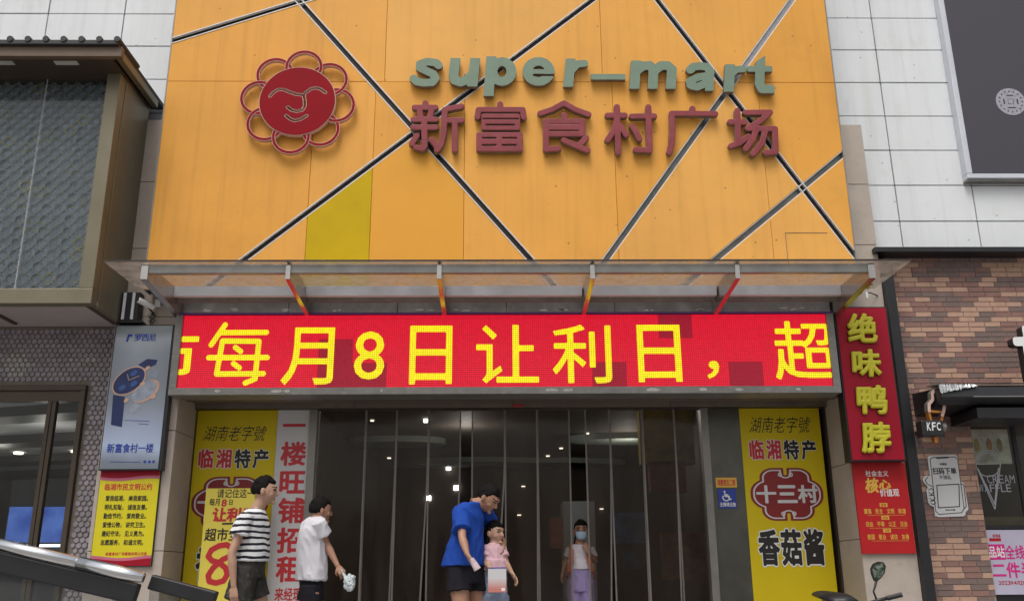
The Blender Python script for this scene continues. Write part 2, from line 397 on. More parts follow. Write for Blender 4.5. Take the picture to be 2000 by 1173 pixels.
def ink(mb, ch, box, y, off=0.0, depth=0.0, puff=None, n=34, clip=None, shear=0, side_mi=None, em=False, flat=0.0):
    """one character; its ink (after thickening by off em) fits box=(x0,x1,z0,z1), or its em cell does when em=True"""
    fn, bb = glyph_sdf(ch)
    if shear:
        cx = (bb[0] + bb[1]) / 2; cy = (bb[2] + bb[3]) / 2
        g = fn; fn = lambda X, Y: g(X - shear * (Y - cy), Y); sw = abs(shear) * (bb[3] - bb[2]) / 2
        bb = (bb[0] - sw, bb[1] + sw, bb[2], bb[3])
    gb = (bb[0] - off + flat * .5, bb[1] + off - flat * .5, bb[2] - off + flat, bb[3] + off - flat)
    x0, x1, z0, z1 = box
    if em: ref = (0.0, 1.0, -.12, .88) if ord(ch) > 0x2000 else (bb[0] - .05, bb[1] + .05, -.12, .88)
    else: ref = gb
    sx = (x1 - x0) / (ref[1] - ref[0]); sz = (z1 - z0) / (ref[3] - ref[2])
    mp = lambda a, b: (x0 + (a - ref[0]) * sx, z0 + (b - ref[2]) * sz)
    h = (lambda X, Y: fn(X, Y) - off) if not flat else (lambda X, Y: np.maximum(fn(X, Y) - off, np.maximum(gb[2] - Y, Y - gb[3])))
    if clip:
        c0, c1 = (clip[0] - x0) / sx + ref[0], (clip[1] - x0) / sx + ref[0]
        hh = h; h = lambda X, Y: np.maximum(hh(X, Y), np.maximum(c0 - X, X - c1))
    p = .02
    emboss(mb, h, (gb[0] - p, gb[1] + p, gb[2] - p, gb[3] + p), 1.0 / n, y, depth, puff, mp, side_mi=side_mi)
def line_text(mb, s, pb, Y, y, off=0.0, n=26, depth=0, gap=0, em=True, shear=0, puff=None):
    """a row of characters spread evenly over the photo box pb=(px0,py0,px1,py1) on the plane Y"""
    px0, py0, px1, py1 = pb; pm = (py0 + py1) / 2
    x0, x1 = X_(px0, pm, Y), X_(px1, pm, Y); z1, z0 = Z_(py0, Y, (px0 + px1) / 2), Z_(py1, Y, (px0 + px1) / 2)
    cw = (x1 - x0) / len(s)
    for i, ch in enumerate(s):
        if ch == ' ': continue
        g = gap * cw / 2
        ink(mb, ch, (x0 + i * cw + g, x0 + (i + 1) * cw - g, z0, z1), y, off, depth, n=n, em=em, shear=shear, puff=puff)
def pbox(px0, py0, px1, py1, Y):
    pm = (py0 + py1) / 2
    return X_(px0, pm, Y), X_(px1, pm, Y), Z_(py1, Y, (px0 + px1) / 2), Z_(py0, Y, (px0 + px1) / 2)
def structure(o, name=None): o['kind'] = 'structure'; return o

# ================================================================== ground, street, platform
Y_PIL, Y_BOARD, Y_CLAD, Y_DOOR, Y_LED = 8.80, 8.55, 9.00, 9.40, 8.62
mb = MB(); mb.box(-300, 300, -300, 300, -.80, -.72); structure(mb.obj('street_ground', M['street']))
pf = MB(); pf.box(-9, 9, 5.2, 26, -.10, 0.0); pf.box(-9, 9, 5.25, 26, -.72, -.10); structure(pf.obj('platform', M['floor']))
st = MB()
for i in range(4):
    st.box(-9, 9, 5.2 - .32 * (i + 1), 5.2 - .32 * i - .002, -.719, -.144 * (i + 1))
structure(st.obj('steps', M['floor']))

# ================================================================== white cladding wall (right and left)
def clad(name, label, xs, zs, xmin, xmax, zmin, zmax):
    t = thing(name, label, 'wall', (0, Y_CLAD, 0))
    MB().box(xmin, xmax, Y_CLAD + .03, Y_CLAD + .20, zmin, zmax).obj('backing', M['black'], t)
    for a, b in zip(xs[:-1], xs[1:]):
        for c, d in zip(zs[:-1], zs[1:]):
            g = .006; y = Y_CLAD + random.uniform(-.002, .002)
            MB().box(max(a, xmin) + g, min(b, xmax) - g, y, y + .03, c + g, min(d, zmax) - g).obj('panel', M['clad'], t, bevel=.004)
zr = [Z_(432, Y_CLAD, 1720), Z_(98, Y_CLAD, 1720)]; dz = (zr[1] - zr[0]) / 5
xj = X_(1732, 250, Y_CLAD); xj2 = X_(1908, 426, Y_CLAD); dx = xj2 - xj
clad('cladding_wall', 'white metal panel wall to the right of the orange board, behind the dark billboard',
     [X_(1560, 300, Y_CLAD), xj, xj2, xj2 + dx, xj2 + 2 * dx], [zr[0] + dz * k for k in range(-1, 9)],
     X_(1560, 300, Y_CLAD), xj2 + 2 * dx, zr[0] - dz, zr[0] + 9 * dz)
zl = Z_(155, Y_CLAD, 300); xl = X_(242, 35, Y_CLAD); dxl = xl - X_(93, 35, Y_CLAD)
clad('cladding_wall', 'white metal panel wall at the top left, behind the roof of the bronze box',
     [xl - 3 * dxl, xl - 2 * dxl, xl - dxl, xl, xl + dxl], [zl + dz * k for k in range(-4, 6)],
     xl - 3 * dxl, xl + dxl, zl - 4 * dz, zl + 5 * dz)

# ================================================================== stone pilasters
def pilaster(label, x0, x1, ztop, joints, inner):
    t = thing('stone_pilaster', label, 'pilaster', ((x0 + x1) / 2, Y_PIL, 0))
    MB().box(x0 + .01, x1 - .01, Y_PIL + .03, Y_DOOR - .01, 0, ztop - .01).obj('core', M['black'], t)
    zs = [0] + sorted(joints) + [ztop]
    for a, b in zip(zs[:-1], zs[1:]):
        m = M['stone_low'] if b < 1.0 else M['stone']
        o = MB(); o.box(x0, x1, Y_PIL, Y_PIL + .03, a + .003, b - .003)
        o.obj('stone_slab', m, t, bevel=.004)
        o = MB()
        if inner > 0: o.box(x1 - .03, x1 - .0005, Y_PIL + .0305, Y_DOOR, a + .003, b - .003)
        else: o.box(x0 + .0005, x0 + .03, Y_PIL + .0305, Y_DOOR, a + .003, b - .003)
        o.obj('stone_slab', m, t, bevel=.003)
RXP0, RXP1 = X_(1663, 900, Y_PIL), X_(1767, 900, Y_PIL)
LXP0, LXP1 = X_(190, 918, Y_PIL), X_(337, 900, Y_PIL)
jr = [Z_(901, Y_PIL, 1665), Z_(1052, Y_PIL, 1690), Z_(478, Y_PIL, 1700), Z_(360, Y_PIL, 1680), Z_(690, Y_PIL, 1650)]
pilaster('beige stone pilaster right of the entrance carrying the duck neck sign and red poster', RXP0, RXP1, Z_(243, Y_PIL, 1660), [j for j in jr], -1)
pilaster('beige stone pilaster left of the entrance carrying the watch advert and yellow notice', LXP0, LXP1, Z_(234, Y_PIL, 300),
         [Z_(1075, Y_PIL, 310), Z_(840, Y_PIL, 330), Z_(618, Y_PIL, 330), Z_(485, Y_PIL, 270), Z_(355, Y_PIL, 290)], 1)

# ================================================================== orange board
bx0, bx1 = X_(316, 256, Y_BOARD), X_(1641, 256, Y_BOARD)
bz0 = Z_(563, Y_BOARD); bz1 = Z_(0, Y_BOARD) + .9
def wp(px, py): p = W(px, py, Y_BOARD); return (p.x, p.z)
def clip_half(poly, p, nrm, off):
    out = []; n = len(poly)
    def sd_(q): return (q[0] - p[0]) * nrm[0] + (q[1] - p[1]) * nrm[1] - off
    for i in range(n):
        a, b = poly[i], poly[(i + 1) % n]; da, db = sd_(a), sd_(b)
        if da >= 0: out.append(a)
        if (da >= 0) != (db >= 0):
            t = da / (da - db); out.append((a[0] + (b[0] - a[0]) * t, a[1] + (b[1] - a[1]) * t))
    return out
def area(p): return abs(sum(p[i][0] * p[(i + 1) % len(p)][1] - p[(i + 1) % len(p)][0] * p[i][1] for i in range(len(p)))) / 2
def cut(polys, p, q, hw):
    d = Vector((q[0] - p[0], q[1] - p[1])).normalized(); n = (-d.y, d.x); out = []
    for po in polys:
        for s in (1, -1):
            c = clip_half(po, p, (n[0] * s, n[1] * s), hw)
            if len(c) >= 3 and area(c) > .0015: out.append(c)
    return out
diag = [((338, 79), (622, -8), 'dark_channel'), ((578, -5), (1043, 514), 'dark_channel'), ((465, 515), (1168, -8), 'dark_channel'),
        ((1284, 0), (1668, 495), 'dark_channel'), ((1547, 0), (1178, 514), 'grey_channel'), ((1388, 514), (1645, 302), 'grey_channel')]
polys = [[(bx0, bz0), (bx1, bz0), (bx1, bz1), (bx0, bz1)]]
HWG = .036
for a, b, _ in diag: polys = cut(polys, wp(*a), wp(*b), HWG)
hseam = Z_(160, Y_BOARD)
res_ = []
for po in polys: res_ += cut([po], (bx0, hseam), (bx1, hseam + .0), .0015)
polys = res_
def vcut(polys, x, lo, hi, hw=.0015):
    out = []
    for po in polys:
        cz = sum(p[1] for p in po) / len(po)
        out += cut([po], (x, 0), (x, 1), hw) if lo < cz < hi else [po]
    return out
for px, py in ((603, 380), (724, 420), (906, 400), (1205, 400), (1502, 400)): polys = vcut(polys, X_(px, py, Y_BOARD), -9, hseam)
for px, py in ((754, 80), (1174, 80)): polys = vcut(polys, X_(px, py, Y_BOARD), hseam, 99)
board = thing('shop_signboard', 'big orange panelled board with diagonal grooves above the shop entrance', 'signboard', ((bx0 + bx1) / 2, Y_BOARD, bz0))
MB().box(bx0 + .01, bx1 - .01, Y_BOARD + .085, Y_BOARD + .24, bz0 + .01, bz1 - .01).obj('backing', M['dark_channel'], board)
xo0, xo1, zo1 = X_(600, 430, Y_BOARD), X_(724, 430, Y_BOARD), Z_(330, Y_BOARD)
for po in polys:
    cx = sum(p[0] for p in po) / len(po); cz = sum(p[1] for p in po) / len(po)
    m = M[random.choice(('board', 'board_b', 'board', 'board_c'))]
    A = wp(465, 515); B = wp(1168, -8)
    below_c = (B[0] - A[0]) * (cz - A[1]) - (B[1] - A[1]) * (cx - A[0]) < 0
    A2 = wp(578, -5); B2 = wp(1043, 514); left_b = (B2[0] - A2[0]) * (cz - A2[1]) - (B2[1] - A2[1]) * (cx - A2[0]) < 0
    if below_c and left_b and xo0 - .01 < cx < xo1 + .01: m = M['board_olive']
    elif below_c and left_b and xo1 < cx < X_(906, 400, Y_BOARD) + .02: m = M['board_new']
    y = Y_BOARD + random.uniform(0, .0025)
    o = MB(); o.prism(po, y, y + .03); o.obj('board_panel', m, board, bevel=.003, seg=1)
rect = [(bx0, bz0), (bx1, bz0), (bx1, bz1), (bx0, bz1)]
def clipline(p, q, off):
    """part of the endless line through p and q, shifted sideways by off, inside the board"""
    d = Vector((q[0] - p[0], q[1] - p[1])).normalized(); n = Vector((-d.y, d.x)); p0 = Vector(p) + n * off
    t0, t1 = -1e9, 1e9
    for k, (lo, hi) in ((0, (bx0, bx1)), (1, (bz0, bz1))):
        if abs(d[k]) < 1e-9: continue
        a, b = sorted(((lo - p0[k]) / d[k], (hi - p0[k]) / d[k])); t0 = max(t0, a); t1 = min(t1, b)
    return p0 + d * t0, p0 + d * t1
for i, (a, b, mm) in enumerate(diag):
    pa, pb = wp(*a), wp(*b); e = i * .0012
    s, t_ = clipline(pa, pb, 0)
    segs = [(s, t_, mm)]
    if i == 4:    # the upper half is covered by a pale strip
        c = Vector(wp(1413, 183)); lo, hi = (s, t_) if s.y < t_.y else (t_, s)
        segs = [(lo, c, 'grey_channel'), (c, hi, 'pale_channel')]
    for s_, t2, m_ in segs:
        o = MB(); yb = Y_BOARD + .05 + e
        o.bar((s_.x, yb, s_.y), (t2.x, yb, t2.y), HWG * 2 - .004, .012, (0, 1, 0)); 
        if o.v: o.obj('groove_channel', M[m_], board)
    for sgn in (-1, 1):
        s1, t1 = clipline(pa, pb, sgn * (HWG - .004)); yl = Y_BOARD + .012 + e * 2
        o = MB(); o.bar((s1.x, yl, s1.y), (t1.x, yl, t1.y), .010, .034, (0, 1, 0)); o.obj('groove_trim', M['alu'], board)
# side trims
for x in (bx0 - .006, bx1 + .006): MB().box(x - .006, x + .006, Y_BOARD - .002, Y_BOARD + .2, bz0, bz1).obj('edge_trim', M['beam'], board)
# faint service hatch bottom right
hx0, hx1, hz0, hz1 = pbox(1537, 455, 1620, 530, Y_BOARD)
for q in ((hx0, hx0 + .004, hz0, hz1), (hx0, hx1, hz1, hz1 + .004)):
    MB().box(q[0], q[1], Y_BOARD - .003, Y_BOARD + .001, q[2], q[3]).obj('hatch_seam', M['letter_edge'], board)

# ------------------------------------------------------------------ flower emblem
YE = Y_BOARD - .085
em = thing('flower_emblem', 'red flower logo with smiling face and eight open petals on the orange board', 'emblem', (*wp(580, 197)[:1], YE, wp(580, 197)[1]))
def zp(ox, oy, sc, Y): return lambda a, b: (lambda p: (p.x, p.z))(W(ox + a / sc, oy + b / sc, Y))
E_ = zp(460, 80, 5.1, YE)
c0 = E_(616, 598); Rd = (E_(998, 598)[0] - E_(234, 598)[0]) / 2
face_lines = [[(345, 550), (375, 515), (425, 485), (480, 485), (540, 510), (600, 530), (672, 540), (700, 515), (750, 478), (800, 466), (850, 482), (895, 515)],
              [(680, 545), (690, 600), (690, 650), (665, 690), (610, 702), (560, 690), (520, 660)],
              [(505, 745), (545, 778), (590, 795), (650, 780), (708, 745)]]
fl = [[E_(*p) for p in l] for l in face_lines]
cutf = stroke_sdf(fl, .013)
disc = circ(*c0, Rd)
bxf = (c0[0] - Rd * 1.7, c0[0] + Rd * 1.7, c0[1] - Rd * 1.7, c0[1] + Rd * 1.7)
def two_tone(name, fn, parent, edge, box, res=.006, y=YE, depth=.05):
    o = MB(); emboss(o, fn, box, res, y, depth); o.obj(name, M['logo_edge'], parent)
    o = MB(); emboss(o, lambda X, Y: fn(X, Y) + edge, box, res, y - .003); o.obj(name + '_red', M['logo_red'], parent)
two_tone('face_disc', lambda X, Y: np.maximum(disc(X, Y), -cutf(X, Y)), em, .006, bxf)
for k in range(8):
    a = math.radians(84 - 45 * k); pc = (c0[0] + math.cos(a) * Rd * 1.02, c0[1] + math.sin(a) * Rd * 1.02)
    R1 = Rd * .50; wv = .036
    def fn(X, Y, pc=pc):
        d = np.hypot(X - pc[0], Y - pc[1]); ring = np.maximum(d - R1, R1 - wv - d)
        return np.maximum(ring, -(np.hypot(X - c0[0], Y - c0[1]) - Rd + .006))
    o = MB(); yk = YE + .004 + .0015 * (k % 4) + (.0008 if k > 3 else 0)
    emboss(o, fn, bxf, .007, yk, .045); o.obj('petal', M['logo_edge'], em)
    o = MB(); emboss(o, lambda X, Y: fn(X, Y) + .0045, bxf, .005, yk - .0012); o.obj('petal_red', M['logo_red'], em)
for dx_, dz_ in ((-.2, .15), (.2, .15), (-.2, -.15), (.2, -.15)):
    MB().tube([(c0[0] + dx_, YE + .03, c0[1] + dz_), (c0[0] + dx_, Y_BOARD + .01, c0[1] + dz_)], .01, 8).obj('standoff', M['steel'], em)

# ------------------------------------------------------------------ latin letters
YL = Y_BOARD - .075
sm = thing('shop_name_lettering', 'grey green raised letters super-mart on the orange board', 'lettering', (X_(1150, 145, YL), YL, Z_(180, YL)))
def darc(cx, cy, rx, ry, a0, a1, n=16): return [(cx + rx * math.cos(math.radians(a0 + (a1 - a0) * k / n)), cy - ry * math.sin(math.radians(a0 + (a1 - a0) * k / n))) for k in range(n + 1)]
LT = [  # (zoom origin x, clip box, strokes with half width in zoom pixels)
 (790, (60, 120, 388, 420), [([(350, 198), (325, 172), (235, 160), (160, 185), (158, 222), (220, 252), (295, 288), (318, 330), (285, 372), (200, 378), (130, 366), (95, 335)], 43)]),
 (790, (450, 124, 782, 416), [([(527, 100), (503, 300), (520, 352), (575, 370), (640, 350), (690, 300)], 50), ([(730, 100), (695, 440)], 51)]),
 (790, (800, 106, 1152, 515), [([(895, 80), (862, 540)], 51), (darc(1002, 262, 98, 102, 0, 360), 50)]),
 (790, (1208, 108, 1548, 414), [(darc(1378, 261, 116, 104, -30, 330), 49), ([(1290, 262), (1520, 262)], 26)]),
 (790, (1628, 130, 1882, 420), [([(1712, 100), (1680, 440)], 50), ([(1730, 235), (1775, 185), (1850, 178)], 40)]),
 (1140, (95, 288, 410, 345), [([(80, 317), (430, 317)], 60)]),
 (1140, (466, 150, 962, 440), [([(540, 130), (520, 460)], 51), ([(560, 240), (610, 203), (680, 200), (718, 240), (708, 460)], 50), ([(740, 240), (800, 200), (865, 200), (908, 240), (893, 460)], 50)]),
 (1140, (1034, 165, 1352, 460), [([(1095, 245), (1125, 215), (1195, 205), (1270, 215), (1300, 265), (1290, 480)], 44), ([(1275, 305), (1170, 322), (1090, 362), (1100, 405), (1165, 420), (1250, 385)], 41)]),
 (1140, (1442, 188, 1668, 470), [([(1505, 160), (1492, 490)], 51), ([(1520, 285), (1565, 240), (1640, 236)], 38)]),
 (1140, (1708, 104, 1926, 485), [([(1822, 60), (1808, 390), (1835, 442), (1950, 442)], 48), ([(1690, 235), (1940, 235)], 33)]),
]
for k_, (ox, (a, b, c, d), sts) in enumerate(LT):
    P_ = zp(ox, 90, 5.263, YL); x0, x1 = P_(a, (b + d) / 2)[0], P_(c, (b + d) / 2)[0]; z1, z0 = P_((a + c) / 2, b)[1], P_((a + c) / 2, d)[1]
    ss = [stroke_sdf([[P_(*p) for p in l]], hw / 5.263 / 184) for l, hw in sts]
    def fn(X, Y, ss=ss, z0=z0, z1=z1, k_=k_, P_=P_):
        d_ = np.minimum.reduce([q(X, Y) for q in ss]); d_ = np.maximum(d_, np.maximum(z0 - Y, Y - z1))
        d_ = np.maximum(d_, np.maximum(x0 - .02 - X, X - x1 - .02)) if k_ in (5, 9) else d_
        if k_ == 3: p = P_(1470, 299); d_ = np.maximum(d_, -rbox(p[0], p[1], .152, .013, .003)(X, Y))
        if k_ == 9: p, q = P_(1720, 190), P_(1865, 100); d_ = np.maximum(d_, ((Y - p[1]) * (q[0] - p[0]) - (X - p[0]) * (q[1] - p[1])) / math.hypot(q[0] - p[0], q[1] - p[1]) * (X < q[0] + .01) + np.where(X < q[0] + .01, 0, -9))
        return d_
    o = MB(); emboss(o, fn, (x0 - .05, x1 + .05, z0 - .02, z1 + .02), .0075, YL, .05, side_mi=1)
    o.obj('letter', [M['letter_green'], M['letter_edge']], sm)
    MB().tube([((x0 + x1) / 2, YL + .03, (z0 + z1) / 2), ((x0 + x1) / 2, Y_BOARD + .01, (z0 + z1) / 2)], .006, 6).obj('standoff', M['steel'], sm)

# ------------------------------------------------------------------ chinese characters, stroke by stroke
cn = thing('shop_name_characters', 'faded red rounded Chinese characters in a row on the orange board', 'lettering', (X_(1160, 250, YL), YL, Z_(300, YL)))
CH = [
 (0, [[(215, 112), (215, 150)], [(105, 157), (318, 157)], [(150, 165), (165, 245)], [(283, 165), (262, 245)], [(92, 280), (322, 280)],
      [(88, 362), (322, 362)], [(203, 290), (207, 555), (185, 582), (118, 568)], [(125, 448), (75, 530)]]),
 (0, [[(418, 178), (585, 145)], [(414, 180), (402, 420), (375, 535), (332, 595)], [(280, 488), (335, 560)], [(418, 290), (590, 288)], [(517, 300), (517, 592)]]),
 (0, [[(985, 122), (985, 165)], [(750, 256), (762, 180), (1215, 180), (1226, 258)]]),
 (0, 'slots', (790, 222, 1190, 392), [(810, 276, 1170, 276, 7), (842, 337, 1128, 337, 9)]),
 (0, 'slots', (738, 412, 1216, 612), [(806, 472, 938, 472, 9), (1014, 472, 1148, 472, 9), (806, 545, 938, 545, 9), (1010, 545, 1146, 545, 9)]),
 (0, [[(1396, 218), (1520, 178), (1640, 112), (1760, 180), (1892, 228)]]),
 (0, [[(1642, 232), (1642, 285)], [(1452, 300), (1832, 300)], [(1455, 300), (1455, 588), (1583, 578)], [(1828, 300), (1828, 428)], [(1455, 362), (1828, 362)], [(1455, 430), (1828, 430)]]),
 (0, [[(1640, 496), (1882, 598)], [(1868, 468), (1800, 540)]]),
 (1, [[(237, 150), (252, 618)], [(142, 238), (318, 238)], [(235, 290), (200, 405), (140, 492)], [(272, 345), (335, 440)]]),
 (1, [[(390, 248), (620, 245)], [(560, 152), (572, 598), (432, 592)], [(392, 350), (430, 400), (468, 480)]]),
 (1, [[(1013, 168), (1013, 210)], [(802, 218), (1248, 222)], [(802, 218), (808, 400), (798, 530), (776, 618)]]),
 (1, [[(1475, 190), (1485, 515)], [(1402, 305), (1548, 310)], [(1412, 552), (1500, 520), (1590, 455)]]),
 (1, [[(1560, 210), (1812, 205), (1720, 290), (1585, 372), (1862, 376), (1868, 615), (1770, 622)], [(1668, 395), (1630, 490), (1562, 582)], [(1762, 392), (1730, 520), (1636, 634)]]),
]
for it in CH:
    P_ = zp(790 if it[0] == 0 else 1160, 180, 5.263, YL)
    o = MB()
    if it[1] == 'slots':
        a, b, c, d = it[2]; p, q = P_((a + c) / 2 - (c - a) / 2, (b + d) / 2), P_(c, (b + d) / 2); zt, zb = P_((a + c) / 2, b)[1], P_((a + c) / 2, d)[1]
        bxs = (p[0], q[0], zb, zt); rb = rbox((p[0] + q[0]) / 2, (zb + zt) / 2, (q[0] - p[0]) / 2, (zt - zb) / 2, .02)
        sl = [stroke_sdf([[P_(e[0], e[1]), P_(e[2], e[3])]], e[4] / 5.263 / 190) for e in it[3]]
        def fn(X, Y, rb=rb, sl=sl):
            d_ = rb(X, Y)
            for s_ in sl: d_ = np.maximum(d_, -s_(X, Y))
            return d_
    else:
        ls = [[P_(*p) for p in l] for l in it[1]]
        fn = stroke_sdf(ls, .0315); xs_ = [p[0] for l in ls for p in l]; zs_ = [p[1] for l in ls for p in l]
        bxs = (min(xs_) - .03, max(xs_) + .03, min(zs_) - .03, max(zs_) + .03)
    emboss(o, fn, (bxs[0] - .02, bxs[1] + .02, bxs[2] - .02, bxs[3] + .02), .0075, YL, .05, puff=(.008, .004), side_mi=1)
    o.obj('character', [M['char_red'], M['letter_edge']], cn, smooth=False)
    MB().tube([((bxs[0] + bxs[1]) / 2, YL + .04, (bxs[2] + bxs[3]) / 2), ((bxs[0] + bxs[1]) / 2, Y_BOARD + .01, (bxs[2] + bxs[3]) / 2)], .005, 6).obj('standoff', M['steel'], cn)

# ================================================================== glass canopy
YC0, YC1 = 7.72, 8.50
zg = Z_(514, YC0)                                        # glass plane
cx0, cx1 = X_(207, 514, YC0), X_(1776, 514, YC0)
can = thing('glass_canopy', 'dusty glass canopy on six tapered arms below the orange board', 'canopy', (0, Y_LED, zg))
arms_px = [283, 563, 858, 1157, 1440, 1702]
ax = [X_(p, 530, YC0) for p in arms_px]
gx = [cx0] + [a for a in ax[1:-1]] + [cx1]
for a, b in zip(gx[:-1], gx[1:]):
    MB().box(a + .004, b - .004, YC0 - .06, YC1, zg, zg + .012).obj('glass_pane', M['dirty_glass'], can)
MB().box(cx0 + .003, cx1 - .003, YC0 - .063, YC0 - .0605, zg - .002, zg + .014).obj('glass_edge', M['brown_frame'], can)
fb = MB(); fb.box(ax[0], ax[-1], YC0 + .002, YC0 + .06, zg - .088, zg - .006); fb.obj('front_beam', M['beam'], can, bevel=.004)
for i, a in enumerate(ax):
    hw = .022 if 0 < i < 5 else .032
    v = [(a - hw, YC0 - .012, zg - .15), (a + hw, YC0 - .012, zg - .15), (a + hw, Y_LED + .1, zg - .24), (a - hw, Y_LED + .1, zg - .24),
         (a - hw, YC0 - .012, zg - .003), (a + hw, YC0 - .012, zg - .003), (a + hw, Y_LED + .1, zg - .003), (a - hw, Y_LED + .1, zg - .003)]
    o = MB(); o.add(v, [(0, 3, 2, 1), (4, 5, 6, 7), (0, 1, 5, 4), (1, 2, 6, 5), (2, 3, 7, 6), (3, 0, 4, 7)]); o.obj('arm', M['arm'], can, bevel=.003)
    if i < 5:
        b = ax[i + 1]; hw2 = .022
        MB().box(a + hw + .001, b - .034, YC1 - .13, YC1 - .07, zg - .10, zg - .005).obj('purlin', M['white_frame'], can)
        MB().box(a + hw + .001, b - .034, YC1 - .02, YC1 + .03, zg - .125, zg - .07).obj('purlin', M['steel_dull'], can)
for i in range(4):
    MB().box(ax[i + 1] - .015, ax[i + 1] + .015, YC0 - .05, YC1 - .15, zg + .013, zg + .02).obj('glazing_bar', M['steel_dull'], can)

# ================================================================== LED screen
lx0, lx1 = X_(353, 686, Y_LED), X_(1619, 686, Y_LED); lz1, lz0 = Z_(614.5, Y_LED), Z_(755, Y_LED)
led = thing('led_screen', 'long red LED screen with yellow running Chinese text above the entrance', 'led screen', ((lx0 + lx1) / 2, Y_LED, lz0))
def led_mat(name, col, st):
    m = bpy.data.materials.new(name); m.use_nodes = True; N, L = nodes(m); b = N['Principled BSDF']
    b.inputs['Base Color'].default_value = (.02, .01, .01, 1); b.inputs['Roughness'].default_value = .6
    g = N.new('ShaderNodeNewGeometry'); sp = N.new('ShaderNodeSeparateXYZ'); L.new(g.outputs['Position'], sp.inputs[0])
    def mth(op, a, b_=None, c=None):
        n = N.new('ShaderNodeMath'); n.operation = op
        for k, v in enumerate((a, b_, c)):
            if v is None: continue
            if isinstance(v, (int, float)): n.inputs[k].default_value = v
            else: L.new(v, n.inputs[k])
        return n.outputs[0]
    pit = .0205
    nz = N.new('ShaderNodeTexNoise'); nz.inputs['Scale'].default_value = 2.2; L.new(g.outputs['Position'], nz.inputs['Vector'])
    wob = mth('MULTIPLY', nz.outputs['Fac'], .012)
    fx = mth('ABSOLUTE', mth('SUBTRACT', mth('FRACT', mth('DIVIDE', sp.outputs['X'], pit)), .5))
    fz = mth('ABSOLUTE', mth('SUBTRACT', mth('FRACT', mth('DIVIDE', mth('ADD', sp.outputs['Z'], wob), pit)), .5))
    dx_ = mth('MULTIPLY', mth('GREATER_THAN', fx, .34), .26); dz_ = mth('MULTIPLY', mth('GREATER_THAN', fz, .30), .50)
    k = mth('SUBTRACT', 1.0, mth('ADD', dx_, dz_))
    nn = N.new('ShaderNodeTexNoise'); nn.inputs['Scale'].default_value = 38; L.new(g.outputs['Position'], nn.inputs['Vector'])
    k = mth('MULTIPLY', k, mth('ADD', .78, mth('MULTIPLY', nn.outputs['Fac'], .44)))
    b.inputs['Emission Color'].default_value = (*col, 1)
    L.new(mth('MULTIPLY', k, st), b.inputs['Emission Strength'])
    return m
M['led_red'] = led_mat('led_red', (.86, .003, .030), .86)
M['led_dim'] = led_mat('led_red_dim', (.55, .004, .035), .62)
M['led_yellow'] = led_mat('led_yellow', (1.0, .80, .006), 1.08)
M['led_yellow_dim'] = led_mat('led_yellow_dim', (.55, .62, .015), 1.0)
ncx, ncz = 19, 3; mw, mh = (lx1 - lx0) / ncx, (lz1 - lz0) / ncz
mod = MB(); mod.box(.0008, mw - .0008, 0, .03, .0008, mh - .0008)
me_r = mod.mesh('led_module', M['led_red']); me_d = mod.mesh('led_module_dim', M['led_dim'])
dims = set()
for px, py in ((672, 685), (672, 735), (1315, 637), (1172, 730), (1458, 730), (700, 735)):
    dims.add((int((X_(px, py, Y_LED) - lx0) / mw), int((Z_(py, Y_LED, px) - lz0) / mh)))
for i in range(ncx):
    for j in range(ncz):
        link('led_module', me_d if (i, j) in dims else me_r, led, (lx0 + i * mw, Y_LED + random.uniform(0, .0008), lz0 + j * mh))
for ch, a, b, c, d, off in (('市', 262, 640, 386, 745, .012), ('每', 405, 630, 524, 753, .009), ('月', 551, 639, 652, 751, .009), ('8', 692, 647, 751, 741, .004),
                            ('日', 800, 636, 883, 750, .009), ('让', 930, 634, 1052, 748, .009), ('利', 1079, 634, 1194, 748, .009),
                            ('日', 1245, 634, 1330, 746, .009), ('，', 1381, 704, 1405, 739, .012), ('超', 1511, 627, 1631, 741, .009)):
    bx = pbox(a, b, c, d, Y_LED); o = MB()
    if ch == '每':
        P_ = zp(300, 480, 2.857, Y_LED)
        sk = [[(400, 440), (322, 552)], [(380, 484), (630, 482)], [(385, 530), (352, 714), (612, 712)], [(385, 530), (588, 532), (566, 742), (512, 764)], [(308, 623), (634, 622)], [(457, 566), (486, 588)], [(446, 656), (478, 680)]]
        sk = [[P_(*p) for p in l] for l in sk]; emboss(o, stroke_sdf(sk, .0255), (bx[0] - .05, bx[1] + .05, bx[2] - .05, bx[3] + .05), .008, Y_LED - .004, .003)
        o.obj('led_character', M['led_yellow'], led); continue
    ink(o, ch, bx, Y_LED - .004, off, .003, n=70 if ch not in '，' else 90, clip=(lx0, lx1)); o.obj('led_character', M['led_yellow'], led)
fr = .075; fy0, fy1 = Y_LED - .02, Y_LED + .25
MB().box(lx0 - .02, lx1 + .02, Y_LED + .031, fy1, lz0 - .0, lz1).obj('cabinet', M['black'], led)
MB().box(lx0 - fr, lx1 + fr, fy0, fy1 + .01, lz0 - .072, lz0 - .004).obj('lower_frame', M['steel_dull'], led, bevel=.004)
MB().box(lx0 - fr, lx1 + fr, fy0, fy1 + .01, lz1 + .004, lz1 + .022).obj('upper_frame', mat('violet_strip', (.10, .03, .16), .5), led)
for s, x in ((-1, lx0), (1, lx1)):
    MB().box(x + s * .004, x + s * fr, fy0 + .001, fy1, lz0 - .003, lz1 + .003).obj('side_frame', M['steel_dull'], led, bevel=.004)
